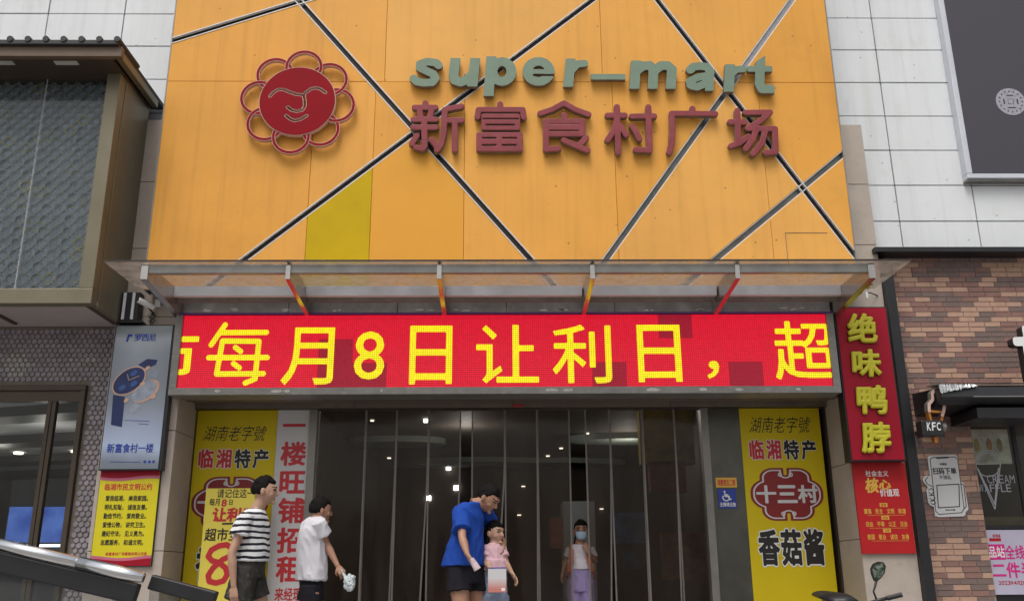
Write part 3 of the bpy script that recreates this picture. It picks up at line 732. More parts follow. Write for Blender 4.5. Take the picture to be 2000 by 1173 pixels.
# flashing between the screen and the canopy
fls = thing('steel_flashing', 'scuffed steel flashing strip between the LED screen and the glass canopy', 'flashing', ((lx0 + lx1) / 2, Y_LED + .05, lz1))
n_ = 6; 
for i in range(n_):
    a = lx0 - .08 + (lx1 - lx0 + .16) * i / n_; b = lx0 - .08 + (lx1 - lx0 + .16) * (i + 1) / n_
    MB().box(a + .002, b - .002, Y_LED + .05, Y_LED + .10, lz1 + .026, zg - .02).obj('flashing_sheet', M['steel_dull'], fls, bevel=.003)
pp = mat('torn_paper', (.55, .52, .48), .8, var=.3, scale=30)
for px in (405, 455, 545, 660, 830, 905, 1075, 1100, 1270, 1370, 1545, 1560):
    for _ in range(2):
        x = X_(px + random.uniform(-14, 14), 605, Y_LED + .05); z = Z_(607 - random.uniform(0, 5), Y_LED + .05)
        n = random.randint(5, 8); w_ = random.uniform(.02, .07); h_ = random.uniform(.006, .015)
        po = [(x + w_ * math.cos(t) * random.uniform(.5, 1), z + h_ * math.sin(t) * random.uniform(.4, 1)) for t in [2 * math.pi * k / n for k in range(n)]]
        MB().prism(po, Y_LED + .048, Y_LED + .0499).obj('paper_scrap', pp, fls)
for px, w_ in ((425, .07), (540, .14), (560, .10), (1078, .16), (1110, .12), (1275, .18), (1375, .10), (1445, .10), (1560, .06), (745, .03)):
    x = X_(px, 764, fy0); z = lz0 - .036; n = 8
    po = [(x + w_ / 2 * math.cos(t) * random.uniform(.6, 1), z + random.uniform(.010, .02) * math.sin(t)) for t in [2 * math.pi * k / n for k in range(n)]]
    MB().prism(po, fy0 - .0012, fy0).obj('paper_scrap', pp, led)

# ================================================================== entrance soffit and back wall
zs0 = 2.485
ZH = Z_(797, Y_DOOR)
ent = thing('entrance_soffit', 'brown panelled soffit under the LED screen over the glass doors', 'soffit', (0, Y_DOOR, ZH))
xa, xb = LXP1, RXP0
for k, (a, b, dzz) in enumerate(((fy1 + .012, fy1 + .2, 0), (fy1 + .205, Y_DOOR - .12, .018), (Y_DOOR - .115, Y_DOOR + .1, -.03))):
    nn_ = 4
    for i in range(nn_):
        p, q = xa + (xb - xa) * i / nn_, xa + (xb - xa) * (i + 1) / nn_
        MB().box(p + .002, q - .002, a, b, ZH + .02 + dzz, ZH + .14).obj('soffit_panel', M['soffit'], ent, bevel=.003)
MB().box(xa, xb, Y_DOOR - .10, Y_DOOR - .02, ZH - .012, ZH + .012 - .026).obj('track', M['brown_frame'], ent)
MB().box(X_(1002, 795, 9.3), X_(1022, 795, 9.3), Y_DOOR - .121, Y_DOOR - .118, ZH - .005, ZH + .018).obj('red_sticker', M['red'], ent)

# dark brown jambs, posts
def posts(label, a, b, m='brown_frame', y0=Y_DOOR - .05, y1=Y_DOOR + .08, name='door_jamb'):
    o = MB(); o.box(a, b, y0, y1, 0, ZH - .013).obj(name, M[m]); 
    ob = C.objects[-1]; tagp(ob, label, 'door jamb')
posts('dark brown frame strip left of the left yellow poster', LXP1 + .002, X_(366, 850, Y_DOOR) - .002)
posts('dark brown frame strip right of the right yellow poster', X_(1610, 850, Y_DOOR), RXP0 - .002)
posts('pale grey door post beside the white vertical rental sign', X_(604, 850, Y_DOOR) + .002, X_(619, 850, Y_DOOR), 'post_grey')
posts('pale grey door post beside the stainless steel panel', X_(1369, 850, Y_DOOR), X_(1383, 850, Y_DOOR), 'post_grey')
sp_ = MB(); sp_.box(X_(1383, 850, Y_DOOR) + .002, X_(1447, 850, Y_DOOR) - .002, Y_DOOR, Y_DOOR + .06, 0, ZH - .013)
o = sp_.obj('steel_wall_panel', mat('mottled_steel_panel', (.105, .10, .085), .3, .55, var=.35, scale=1.6)); tagp(o, 'dull stainless steel panel between the doors and the right yellow poster', 'wall panel')

# ------------------------------------------------------------------ yellow posters
def emblem_shapes(cx, cz, w, h):
    A = rbox(0, 0, .5, .30, .27); B = rbox(0, 0, .36, .5, .19); asp = h / w
    def sh(X, Y):
        x, y = (X - cx) / w, (Y - cz) / h
        d = np.minimum(A(x, y), B(x, y))
        nt_ = np.minimum(rbox(0, .5, .022, .14, .02)(x, y), rbox(0, -.5, .022, .14, .02)(x, y))
        return np.maximum(d, -nt_) * (w + h) / 2
    return sh
def yellow_poster(label, pb, ebox, l1, l2, l3):
    """pb: (left px, right px, py of measure)"""
    Yp = Y_DOOR - .03
    x0, x1 = X_(pb[0], pb[2], Y_DOOR), X_(pb[1], pb[2], Y_DOOR)
    t = thing('yellow_poster', label, 'poster', ((x0 + x1) / 2, Y_DOOR, 0))
    MB().box(x0, x1, Y_DOOR, Y_DOOR + .05, 0, ZH - .013).obj('poster_board', M['yellow'], t)
    y = Y_DOOR - .0025
    o = MB(); line_text(o, '湖南老字號', l1, Y_DOOR, y, -.004, n=34, shear=.30); o.obj('script_line', M['ink'], t)
    a, b, c, d = l2; wq = (c - a) / 4
    for off, yy, ms in ((.066, y, ('white', 'white')), (.036, y - .0015, ('red', 'ink'))):
        for k in (0, 1):
            o = MB(); line_text(o, ('临湘', '特产')[k], (a + 2 * k * wq, b, a + 2 * (k + 1) * wq, d), Y_DOOR, yy, off, n=34, gap=.12); o.obj('headline', M[ms[k]], t)
    bx = pbox(*ebox, Y_DOOR); cx, cz = (bx[0] + bx[1]) / 2, (bx[2] + bx[3]) / 2; w_, h_ = bx[1] - bx[0], bx[3] - bx[2]
    sh = emblem_shapes(cx, cz, w_, h_); gb = (bx[0] - .02, bx[1] + .02, bx[2] - .02, bx[3] + .02)
    o = MB(); emboss(o, sh, gb, .008, y); o.obj('emblem_ground', M['maroon'], t)
    o = MB(); emboss(o, lambda X, Y: np.abs(sh(X, Y) + .030) - .0075, gb, .005, y - .0015)
    for sx in (-1, 1):
        for sz in (-1, 1):
            cc = (cx + sx * .075 * w_, cz + sz * .37 * h_)
            emboss(o, lambda X, Y: np.abs(np.hypot(X - cc[0], Y - cc[1]) - .016) - .006, (cc[0] - .04, cc[0] + .04, cc[1] - .04, cc[1] + .04), .004, y - .002)
    o.obj('emblem_line', M['offwhite'], t)
    o = MB(); ew = w_ * .275; ez = h_ * .125
    for k, ch in enumerate('十三村'):
        xx = cx + (k - 1) * w_ * .285
        ink(o, ch, (xx - ew / 2, xx + ew / 2, cz - h_ * .17, cz + h_ * .17), y - .0025, .034, n=50)
    o.obj('emblem_characters', M['offwhite'], t)
    for off, yy, m_ in ((.075, y, 'white'), (.036, y - .0015, 'ink')):
        o = MB(); line_text(o, '香菇酱', l3, Y_DOOR, yy, off, n=46, gap=.06); o.obj('product_name', M[m_], t)
    return t
yellow_poster('tall yellow food poster right of the doors, fully visible beside the steel panel', (1447, 1604, 850),
              (1466, 913, 1608, 1016), (1464, 812, 1582, 846), (1460, 858, 1597, 897), (1480, 1032, 1612, 1104))
yellow_poster('tall yellow food poster left of the doors, partly hidden by a leaning placard', (366, 540, 850),
              (374, 930, 524, 1034), (398, 830, 520, 862), (384, 876, 528, 914), (381, 1062, 520, 1136))

# ------------------------------------------------------------------ white vertical sign
vx0, vx1 = X_(541, 850, Y_DOOR), X_(604, 850, Y_DOOR)
vt = thing('rental_sign', 'narrow white vertical sign with red characters beside the door post', 'sign', ((vx0 + vx1) / 2, Y_DOOR, 0))
MB().box(vx0 + .001, vx1, Y_DOOR - .02, Y_DOOR + .05, 0, ZH - .0135).obj('sign_board', M['offwhite'], vt)
Yv = Y_DOOR - .02
for ch, b in zip('一楼旺铺招租', ((551, 818, 598, 842), (548, 862, 598, 909), (546, 919, 596, 963), (543, 971, 595, 1021), (541, 1029, 592, 1079), (539, 1085, 590, 1136))):
    o = MB(); bx = pbox(*b, Yv)
    if ch == '一': zc = (bx[2] + bx[3]) / 2; o.box(bx[0] + .01, bx[1] - .005, Yv - .003, Yv - .0005, zc - .015, zc + .015)
    else: ink(o, ch, bx, Yv - .0025, .030, n=52)
    o.obj('character', M['red'], vt)
o = MB(); line_text(o, '来经理', (536, 1146, 590, 1173), Yv, Yv - .0025, .022, n=34); o.obj('small_characters', M['red'], vt)
o = MB(); line_text(o, '电话', (536, 1190, 590, 1216), Yv, Yv - .0025, .022, n=24)

# ------------------------------------------------------------------ accessible sign + yellow label
def flat_thing(name, label, cat, pb, Y, m, depth=.008, fr_=None):
    bx = pbox(*pb, Y); t = thing(name, label, cat, ((bx[0] + bx[1]) / 2, Y, bx[2]))
    MB().box(bx[0], bx[1], Y, Y + depth, bx[2], bx[3]).obj('plate', m, t); return t, bx
t, bx = flat_thing('notice_label', 'small yellow label above the blue wheelchair sign', 'label', (1398, 932, 1439, 951), Y_DOOR - .009, M['gold_print'])
o = MB(); line_text(o, '母婴室在二楼', (1401, 935, 1436, 948), Y_DOOR - .009, Y_DOOR - .0105, .02, n=24); o.obj('lettering', M['red'], t)
t, bx = flat_thing('wheelchair_sign', 'blue wheelchair access sign on the stainless steel panel', 'sign', (1403, 954, 1438, 992), Y_DOOR - .009, M['blue_print'])
P_ = zp(1360, 760, 2.841, Y_DOOR - .01); o = MB()
def Qp(a, b): return P_(a, b)
ls = [[Qp(158, 575), Qp(160, 592), Qp(178, 593), Qp(186, 610), Qp(193, 607)], [Qp(160, 584), Qp(174, 584)]]
emboss(o, stroke_sdf(ls, .006), pbox(1408, 958, 1433, 980, Y_DOOR), .004, Y_DOOR - .0115)
cw = Qp(165, 598); emboss(o, lambda X, Y: np.maximum(np.abs(np.hypot(X - cw[0], Y - cw[1]) - .033) - .0055, (Y - cw[1] - .018)), (cw[0] - .05, cw[0] + .05, cw[1] - .05, cw[1] + .05), .004, Y_DOOR - .0118)
ch_ = Qp(156, 566); emboss(o, circ(*ch_, .009), (ch_[0] - .02, ch_[0] + .02, ch_[1] - .02, ch_[1] + .02), .003, Y_DOOR - .0115)
o.obj('wheelchair_symbol', M['white'], t)
o = MB(); line_text(o, '无障碍设施', (1406, 980, 1437, 989), Y_DOOR - .009, Y_DOOR - .0115, .015, n=22); o.obj('lettering', M['white'], t)

# ================================================================== leaning placard
PLY = 9.12
t = thing('leaning_placard', 'pale yellow placard with red 8.8 discount leaning before the left yellow poster', 'placard', (X_(440, 1160, PLY), PLY, 0))
x0, x1 = X_(399, 1000, PLY), X_(516, 1000, PLY); zt = Z_(950, PLY)
o = MB(); o.box(x0, x1, PLY, PLY + .02, 0.0, zt); o.obj('placard_board', M['yellow_light'], t)
y = PLY - .0025
for s, b, m_, off in (('请记住这一天', (424, 953, 512, 972), 'ink', .006), ('每月', (409, 972, 431, 987), 'ink', .012), ('日', (446, 974, 456, 986), 'ink', .012), ('8', (432, 971, 444, 990), 'red', .03),
                      ('让利日', (415, 990, 500, 1018), 'red', .045), ('超市全场', (400, 1030, 492, 1056), 'ink', .02), ('详情如下', (440, 1148, 492, 1163), 'ink', .01)):
    o = MB(); line_text(o, s, b, PLY, y, off, n=34, shear=.05); o.obj('lettering', M[m_], t)
o = MB(); a, b = W(434, 1022, PLY), W(498, 1020, PLY); o.bar((a.x, y, a.z), (b.x, y, b.z), .016, .002, (0, 1, 0)); o.obj('underline', M['ink'], t)
P8 = zp(360, 930, 4.825, PLY)
pts = [(445, 670), (400, 640), (330, 650), (255, 690), (225, 750), (260, 790), (330, 810), (390, 860), (405, 920), (370, 980), (300, 1000), (235, 985), (225, 930), (270, 860), (360, 780), (440, 745), (475, 715)]
o = MB(); l8 = [P8(*p) for p in pts]
emboss(o, stroke_sdf([l8], .026), (x0, x1, P8(0, 1050)[1], P8(0, 600)[1]), .006, y)
dc = P8(478, 975); emboss(o, circ(*dc, .034), (dc[0] - .05, dc[0] + .05, dc[1] - .05, dc[1] + .05), .005, y)
o.obj('big_eight', M['red'], t)

# ================================================================== left posters
YW = Y_PIL - .10
wx0, wx1 = X_(211, 775, YW), X_(323, 775, YW); wz1, wz0 = Z_(636, YW, 270), Z_(915, YW, 250)
t = thing('watch_advert', 'silver blue lightbox poster showing two wristwatches on the left pilaster', 'lightbox', ((wx0 + wx1) / 2, Y_PIL, wz0))
MB().box(wx0 - .012, wx1 + .03, YW + .008, Y_PIL - .002, wz0 - .012, wz1 + .012).obj('box', M['black'], t)
mw_ = bpy.data.materials.new('silver_blue_poster'); mw_.use_nodes = True; N, L = nodes(mw_); b = N['Principled BSDF']; b.inputs['Roughness'].default_value = .35
tc = N.new('ShaderNodeTexCoord'); sx = N.new('ShaderNodeSeparateXYZ'); L.new(tc.outputs['Generated'], sx.inputs[0])
nz = N.new('ShaderNodeTexNoise'); nz.inputs['Scale'].default_value = 1.6; L.new(tc.outputs['Generated'], nz.inputs['Vector'])
ad = N.new('ShaderNodeMath'); ad.operation = 'MULTIPLY_ADD'; ad.inputs[1].default_value = .12; L.new(nz.outputs['Fac'], ad.inputs[0]); L.new(sx.outputs['Z'], ad.inputs[2])
cr = N.new('ShaderNodeValToRGB'); L.new(ad.outputs[0], cr.inputs[0])
els = [(0, (.17, .19, .22)), (.10, (.19, .22, .27)), (.22, (.42, .50, .68)), (.34, (.36, .42, .56)), (.50, (.26, .29, .35)), (.68, (.25, .28, .33)), (.86, (.30, .34, .40)), (.95, (.40, .44, .50)), (1, (.24, .27, .29))]
while len(cr.color_ramp.elements) < len(els): cr.color_ramp.elements.new(.5)
for e_, (p, c) in zip(cr.color_ramp.elements, els): e_.position = p; e_.color = (*c, 1)
L.new(cr.outputs[0], b.inputs['Base Color'])
MB().box(wx0, wx1, YW, YW + .0075, wz0, wz1).obj('poster_face', mw_, t)
Pw = zp(180, 600, 3.666, YW); y = YW - .002
def flat(name, fn, box, m, yy, res=.005): o = MB(); emboss(o, fn, box, res, yy); o.obj(name, M[m], t)
full = (wx0, wx1, wz0, wz1)
def ell(cx, cy, a, b, rot, grow=0.0):
    c = Pw(cx, cy); u = 3.666 * 196; a_, b_ = a / u, b / u; cr_, sr_ = math.cos(rot), math.sin(rot)
    def fn(X, Y):
        x, y_ = X - c[0], Y - c[1]; p = x * cr_ + y_ * sr_; q = -x * sr_ + y_ * cr_
        return (np.hypot(p / a_, q / b_) - 1) * min(a_, b_) - grow
    return fn
r1 = math.radians(38)
flat('strap', poly_sdf([Pw(150, 625), Pw(235, 640), Pw(213, 855), Pw(135, 840)]), full, 'navy', y)
flat('strap', poly_sdf([Pw(330, 410), Pw(395, 368), Pw(470, 375), Pw(455, 410), Pw(385, 440)]), full, 'navy', y)
flat('strap', poly_sdf([Pw(262, 735), Pw(300, 765), Pw(350, 700), Pw(300, 680)]), full, 'silver_print', y - .0004)
flat('strap', poly_sdf([Pw(420, 480), Pw(470, 450), Pw(480, 455), Pw(455, 510)]), full, 'silver_print', y - .0004)
flat('watch_back_rim', ell(385, 600, 105, 62, r1), full, 'rose', y - .0008)
flat('watch_back', ell(372, 598, 95, 56, r1), full, 'silver_print', y - .0014)
flat('watch_rim', ell(265, 525, 128, 84, r1), full, 'rose', y - .0020)
flat('watch_dial', ell(265, 525, 118, 76, r1), full, 'navy', y - .0026)
M['dial_blue'] = mat('dial_blue', (.03, .09, .30), .3, var=.3, scale=20)
for c in ((300, 470, 26, 17), (300, 545, 26, 17), (215, 575, 26, 17)): flat('sub_dial', ell(*c, r1), full, 'dial_blue', y - .0032)
flat('hand', stroke_sdf([[Pw(262, 522), Pw(340, 490)]], .0025), full, 'rose', y - .0038, .003)
flat('hand', stroke_sdf([[Pw(262, 522), Pw(255, 478)]], .0025), full, 'rose', y - .0038, .003)
for p in ((398, 435), (246, 665), (360, 548), (440, 640)): flat('lug', ell(*p, 20, 13, r1), full, 'rose', y - .0030)
o = MB(); line_text(o, '罗西尼', (263, 652, 305, 666), YW, y, .02, n=30, em=False); ink(o, 'r', pbox(247, 652, 259, 667, YW), y, .04, n=50, shear=.2); o.obj('brand_line', M['blue_print'], t)
o = MB(); line_text(o, '新富食村一楼', (209, 865, 300, 884), YW, y, .02, n=34); o.obj('caption', M['blue_print'], t)
o = MB()
for a, b in (((215, 901), (273, 902)), ((243, 820), (292, 822)), ((270, 827), (290, 828))):
    p, q = W(*a, YW), W(*b, YW); o.bar((p.x, y, p.z), (q.x, y, q.z), .004, .001, (0, 1, 0))
for px in (283, 292, 300):
    p = W(px, 901, YW); emboss(o, circ(p.x, p.z, .014), (p.x - .03, p.x + .03, p.z - .03, p.z + .03), .004, y)
o.obj('small_print', M['blue_print'], t)

YN = Y_PIL - .03
nx0, nx1 = X_(187, 1010, YN), X_(303.5, 1010, YN); nz1, nz0 = Z_(919, YN, 250), Z_(1104, YN, 240)
t = thing('civic_notice', 'yellow civic notice with red wavy borders below the watch advert', 'notice board', ((nx0 + nx1) / 2, Y_PIL, nz0))
MB().box(nx0 - .006, nx1 + .006, YN + .006, Y_PIL - .002, nz0 - .006, nz1 + .006).obj('frame', M['black'], t)
MB().box(nx0, nx1, YN, YN + .005, nz0, nz1).obj('notice_face', mat('lemon_print', (.70, .60, .008), .4, var=.04), t)
y = YN - .002; hN = nz1 - nz0
for sgn, zz in ((1, nz1), (-1, nz0)):
    for th, m_, yy in ((.095, 'mauve', y), (.065, 'sign_red', y - .001)):
        n = 24; top = [(nx0 + (nx1 - nx0) * k / n, zz) for k in range(n + 1)]
        low = [(nx0 + (nx1 - nx0) * k / n, zz - sgn * hN * (th + .014 * math.sin(k / n * 5.5 + (0 if sgn > 0 else 2)))) for k in range(n, -1, -1)]
        po = top + low if sgn < 0 else list(reversed(top + low))
        po = po if sgn > 0 else po[::-1]
        A_ = sum(po[i][0] * po[(i + 1) % len(po)][1] - po[(i + 1) % len(po)][0] * po[i][1] for i in range(len(po)))
        if A_ < 0: po = po[::-1]
        MB().prism(po, yy, yy + .0004).obj('wavy_border', M[m_], t)
o = MB(); line_text(o, '临湘市民文明公约', (204, 943, 298, 957), YN, y, .022, n=30); o.obj('title', M['red'], t)
for k, (a, b) in enumerate((('爱我临湘，', '美我家园。'), ('明礼知耻，', '诚信友善。'), ('勤俭节约，', '爱岗敬业。'), ('爱惜公物，', '讲究卫生。'), ('遵纪守法，', '见义勇为。'), ('志愿服务，', '和谐文明。'))):
    dx_ = -k * 1.95; yy = 966.5 + k * 17.2
    o = MB(); line_text(o, a, (206 + dx_, yy, 249 + dx_, yy + 11.5), YN, y, .022, n=26); o.obj('notice_line', M['ink'], t)
    o = MB(); line_text(o, b, (251 + dx_, yy, 295 + dx_, yy + 11.5), YN, y, .022, n=26); o.obj('notice_line', M['ink'], t)
o = MB(); line_text(o, '新富食村广场管理有限公司宣', (206, 1077, 287, 1084), YN, y, .015, n=20); o.obj('small_print', M['red'], t)

# ================================================================== right signs
YS = Y_PIL - .16
sx0, sx1 = X_(1648, 748, YS), X_(1748, 748, YS); sz1, sz0 = Z_(601, YS, 1680), Z_(897, YS, 1715)
t = thing('vertical_shop_sign', 'dark red upright sign with puffy yellow characters beside the brick wall', 'shop sign', ((sx0 + sx1) / 2, Y_PIL, sz0))
MB().box(sx0 - .014, sx1 + .014, YS + .01, Y_PIL - .002, sz0 - .014, sz1 + .014).obj('sign_box', M['black'], t)
MB().box(sx0, sx1, YS, YS + .0095, sz0, sz1).obj('sign_face', M['sign_red'], t)
for ch, b in zip('绝味鸭脖', ((1655, 610, 1717, 668), (1664, 680, 1725, 735), (1673, 750, 1737, 808), (1682, 822, 1744, 884))):
    bx = pbox(*b, YS - .05); o = MB(); ink(o, ch, bx, YS - .022, .046, .022, puff=(.05, .022), n=46, side_mi=1, shear=.06); o.obj('character', [M['puffy'], M['black']], t, smooth=True)
rx0, rx1 = X_(1674, 990, YN), X_(1778, 990, YN); rz1, rz0 = Z_(903, YN, 1715), Z_(1080, YN, 1735)
t = thing('red_poster', 'red poster of core values slogans below the upright duck neck sign', 'poster', ((rx0 + rx1) / 2, Y_PIL, rz0))
MB().box(rx0, rx1, YN, Y_PIL - .002, rz0, rz1).obj('poster_board', M['poster_red'], t)
y = YN - .002
o = MB(); line_text(o, '社会主义', (1690, 918, 1735, 930), YN, y, .012, n=30); o.obj('white_lettering', M['white'], t); o = MB(); line_text(o, '价值观', (1718, 953, 1756, 969), YN, y, .012, n=30); o.obj('white_lettering', M['white'], t)
o = MB(); line_text(o, '核', (1690, 932, 1716, 962), YN, y, .04, n=40, shear=.1); o.obj('gold_lettering', M['gold_print'], t); o = MB(); line_text(o, '心', (1716, 935, 1740, 956), YN, y, .04, n=40, shear=.1); o.obj('gold_lettering', M['gold_print'], t)
for k, s in enumerate(('富强 民主 文明 和谐', '自由 平等 公正 法治', '爱国 敬业 诚信 友善')):
    dx_ = k * 3.4; yy = 992 + k * 25
    o = MB(); line_text(o, s, (1687 + dx_, yy, 1769 + dx_, yy + 11), YN, y, .012, n=26)
    o.obj('values_line', M['gold_print'], t)
    o = MB(); bx = pbox(1718 + dx_, yy - 10.5, 1733 + dx_, yy - 3, YN); o.box(bx[0], bx[1], y, y + .001, bx[2], bx[3]); o.obj('gold_tag', M['gold_print'], t)
    o = MB(); line_text(o, ('国家', '社会', '公民')[k], (1720 + dx_, yy - 9.8, 1731 + dx_, yy - 3.6), YN, y - .001, .01, n=20); o.obj('tag_lettering', M['poster_red'], t)
    o = MB(); bx = pbox(1695 + dx_, yy + 13, 1768 + dx_, yy + 13.6, YN); o.box(bx[0], bx[1], y, y + .001, bx[2], bx[3]); o.obj('thin_rule', M['gold_print'], t)

# ================================================================== brick shop on the right
Y_BR = 8.92
px0_ = RXP1 + .002
zft = Z_(504, Y_BR, 1850)
post_ = MB(); post_.box(px0_, px0_ + .10, Y_PIL - .07, Y_BR + .1, 0, Z_(507, Y_PIL - .07, 1730)); o = post_.obj('black_corner_post', M['black'], bevel=.006)
tagp(o, 'black metal post between the stone pilaster and the brick wall', 'post')
bl0 = px0_ + .102; wall_r = bl0 + 2.3
win_x = X_(1912, 940, Y_BR)                     # edge of the shop window
z_aw = Z_(752, Y_BR, 1900)
fl_ = MB(); fl_.box(px0_ - .06, wall_r, Y_BR - .20, Y_BR + .08, zft, zft + .055); o = fl_.obj('black_coping', M['black'], bevel=.006)
tagp(o, 'black metal coping along the top of the brick wall', 'coping')
bw = thing('brick_wall', 'brick wall of tan and brown bricks right of the black post', 'brick wall', (bl0, Y_BR, 0))
b_ = MB(); b_.box(bl0, wall_r, Y_BR + .008, Y_BR + .12, z_aw, zft - .001); b_.box(bl0, win_x, Y_BR + .008, Y_BR + .12, 0.12, z_aw - .0005); b_.obj('mortar', M['mortar'], bw)
BLn, BH = .166, .0535
cand = []; row = 0; z = .12
offs = 0
while z < zft - .02:
    x = bl0 - BLn * ((row * .37 + .25 * math.sin(row * 1.7)) % 1.0); col = 0
    while x < wall_r:
        a, b = max(x, bl0), min(x + BLn, wall_r if z > z_aw else win_x)
        if b - a > .02: cand.append((a, b, z, row, x))
        x += BLn; col += 1
    z += BH; row += 1
def tone(x, row):
    v = mnoise.noise(Vector((x * 3.1 - row * .16, row * .42, 3.3))) + random.uniform(-.34, .34)
    return 'brick_tan' if v > .10 else ('brick_red' if v > -.17 else 'brick_dark')
shared = {}
def in_view(x, z):
    d = Vector((x, Y_BR, z)) - EYE; zc = d.dot(_f); return -20 < 1000 + FOC * d.dot(_r) / zc < 2015 and -20 < 586.5 - FOC * d.dot(_u) / zc < 1190
vis = [c for c in cand if in_view((c[0] + c[1]) / 2, c[2])]
vis.sort(key=lambda c: c[2]); single = set(id(c) for c in vis[:298]); rest = MB()
order = ['brick_tan', 'brick_red', 'brick_dark']
for c in cand:
    a, b, z, row, x = c; tn = tone(x, row); y = Y_BR + random.uniform(-.001, .002)
    if id(c) in single:
        k = (tn, round(b - a, 3))
        if k not in shared:
            m_ = MB(); g = .0035; w_ = (b - a) / 2 - g; h_ = BH / 2 - g; e = .002
            v = [(-w_, .012, -h_), (w_, .012, -h_), (w_, .012, h_), (-w_, .012, h_), (-w_, e, -h_), (w_, e, -h_), (w_, e, h_), (-w_, e, h_),
                 (-w_ + e, 0, -h_ + e), (w_ - e, 0, -h_ + e), (w_ - e, 0, h_ - e), (-w_ + e, 0, h_ - e)]
            m_.add(v, [(0, 1, 5, 4), (1, 2, 6, 5), (2, 3, 7, 6), (3, 0, 4, 7), (4, 5, 9, 8), (5, 6, 10, 9), (6, 7, 11, 10), (7, 4, 8, 11), (8, 9, 10, 11)])
            shared[k] = m_.mesh('brick', M[tn])
        link('brick', shared[k], bw, ((a + b) / 2, y, z + BH / 2))
    else:
        rest.cur = order.index(tn); g = .0035; rest.box(a + g, b - g, y, y + .012, z + g, z + BH - g)
ro = rest.obj('brick', [M[k] for k in order], bw); ro['kind'] = 'stuff'
b_ = MB(); b_.box(bl0, win_x + .2, Y_BR - .01, Y_BR + .1, 0, .118); o = b_.obj('dark_plinth', M['black']); tagp(o, 'dark plinth strip under the brick wall', 'plinth')

# ------------------------------------------------------------------ awning
za1, za0 = Z_(745, 8.2, 1950), Z_(800, 8.55, 1950)
axl = X_(1838, 745, 8.3)
t = thing('black_awning', 'black box awning over the shop window with crumpled foil edge', 'awning', (axl, Y_BR, za0))
prof = [(8.93, za1 + .03), (8.35, za1 - .02), (8.33, za1 - .12), (8.42, za0 + .03), (8.93, za0)]
o = MB(); n = len(prof); v = [(axl, a, b) for a, b in prof] + [(wall_r, a, b) for a, b in prof]
o.add(v, [tuple(range(n)), tuple(range(2 * n - 1, n - 1, -1))] + [(i, n + i, n + (i + 1) % n, (i + 1) % n) for i in range(n)]); o.obj('awning_shell', M['black'], t, bevel=.01)
o = MB(); K = 40
def fz(k): return .02 * mnoise.noise(Vector((k * .7, 1, 2))) + .012 * mnoise.noise(Vector((k * 2.1, 5, 2)))
v = []; f = []
for k in range(K + 1):
    x = axl - .01 + .36 * k / K; wid = .07 * (1 - k / K) + .012
    v += [(x, 8.60, za1 + .035 + fz(k)), (x, 8.335, za1 + .003 + fz(k)), (x, 8.322, za1 - wid + fz(k + 9))]
    if k: a = (k - 1) * 3; f += [(a, a + 1, a + 4, a + 3), (a + 1, a + 2, a + 5, a + 4)]
o.add(v, f); o.obj('foil_edge', mat('crumpled_foil', (.5, .5, .5), .25, .9, var=.5, scale=30, bump=.8, bscale=30), t)
MB().box(axl + .35, wall_r, 8.40, 8.93, za0 - .10, za0 - .003).obj('shutter_box', M['black'], t)
MB().box(axl + .3, wall_r, 8.325, 8.331, za0 + .085, za0 + .095).obj('trim_line', M['steel_dull'], t)
# raised letter at the right edge, standing on the awning
YKL = 8.36
ox0, ox1, oz0, oz1 = pbox(1982, 628, 2120, 744, YKL); o = MB(); ink(o, '肯', (ox0, ox1, oz0, oz1), YKL, .045, .10, n=50, side_mi=1)
t = thing('awning_letter', 'white raised character with black sides standing on the awning at the right edge', 'letter', ((ox0 + ox1) / 2, YKL, oz0))
o.obj('character', [M['white'], M['black']], t)
MB().box(ox0 + .1, ox1 - .1, YKL + .03, YKL + .07, za1 - .02, oz0 + .04).obj('bracket', M['black'], t)

# ------------------------------------------------------------------ shop window right
YG = Y_BR + .10
t = thing('shop_window', 'dark shop window with ice cream decal under the black awning', 'window', (win_x, YG, 0))
zsl = Z_(1031, YG, 1960)
MB().box(win_x + .002, wall_r, YG, YG + .008, zsl + .03, z_aw).obj('pane', M['clear_glass'], t)
MB().box(win_x + .002, wall_r, YG - .03, YG + .05, zsl - .005, zsl + .028).obj('sill_bar', M['black'], t)
MB().box(win_x + .002, wall_r, YG - .01, YG + .05, .0, zsl - .006).obj('lower_panel', M['black'], t)
MB().box(X_(1982, 900, YG), X_(1990, 900, YG), YG - .02, YG - .002, zsl + .03, z_aw).obj('mullion', M['black'], t)
# room behind the window
rm = MB(); 
rm.box(win_x - .2, wall_r, YG + 1.6, YG + 1.65, 0, z_aw + .3); rm.box(win_x - .2, wall_r, YG + .06, YG + 1.6, z_aw + .01, z_aw + .05)
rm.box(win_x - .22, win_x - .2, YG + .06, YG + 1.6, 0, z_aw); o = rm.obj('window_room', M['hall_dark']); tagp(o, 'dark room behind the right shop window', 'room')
t2 = thing('menu_board', 'dim menu board with food pictures inside the right shop window', 'menu board', (win_x + .3, YG + .4, 1.2))
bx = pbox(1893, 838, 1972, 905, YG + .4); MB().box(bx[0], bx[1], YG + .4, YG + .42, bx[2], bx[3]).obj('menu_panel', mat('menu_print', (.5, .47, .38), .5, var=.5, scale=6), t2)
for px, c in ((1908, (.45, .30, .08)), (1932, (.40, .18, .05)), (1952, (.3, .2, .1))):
    q = W(px, 868, YG + .395); o = MB(); emboss(o, lambda X, Y: np.hypot((X - q.x) / .03, (Y - q.z) / .07) * .03 - .03, (q.x - .07, q.x + .07, q.z - .12, q.z + .12), .01, YG + .396); o.obj('food_picture', mat('food_print', c, .5, var=.4, scale=20), t2)
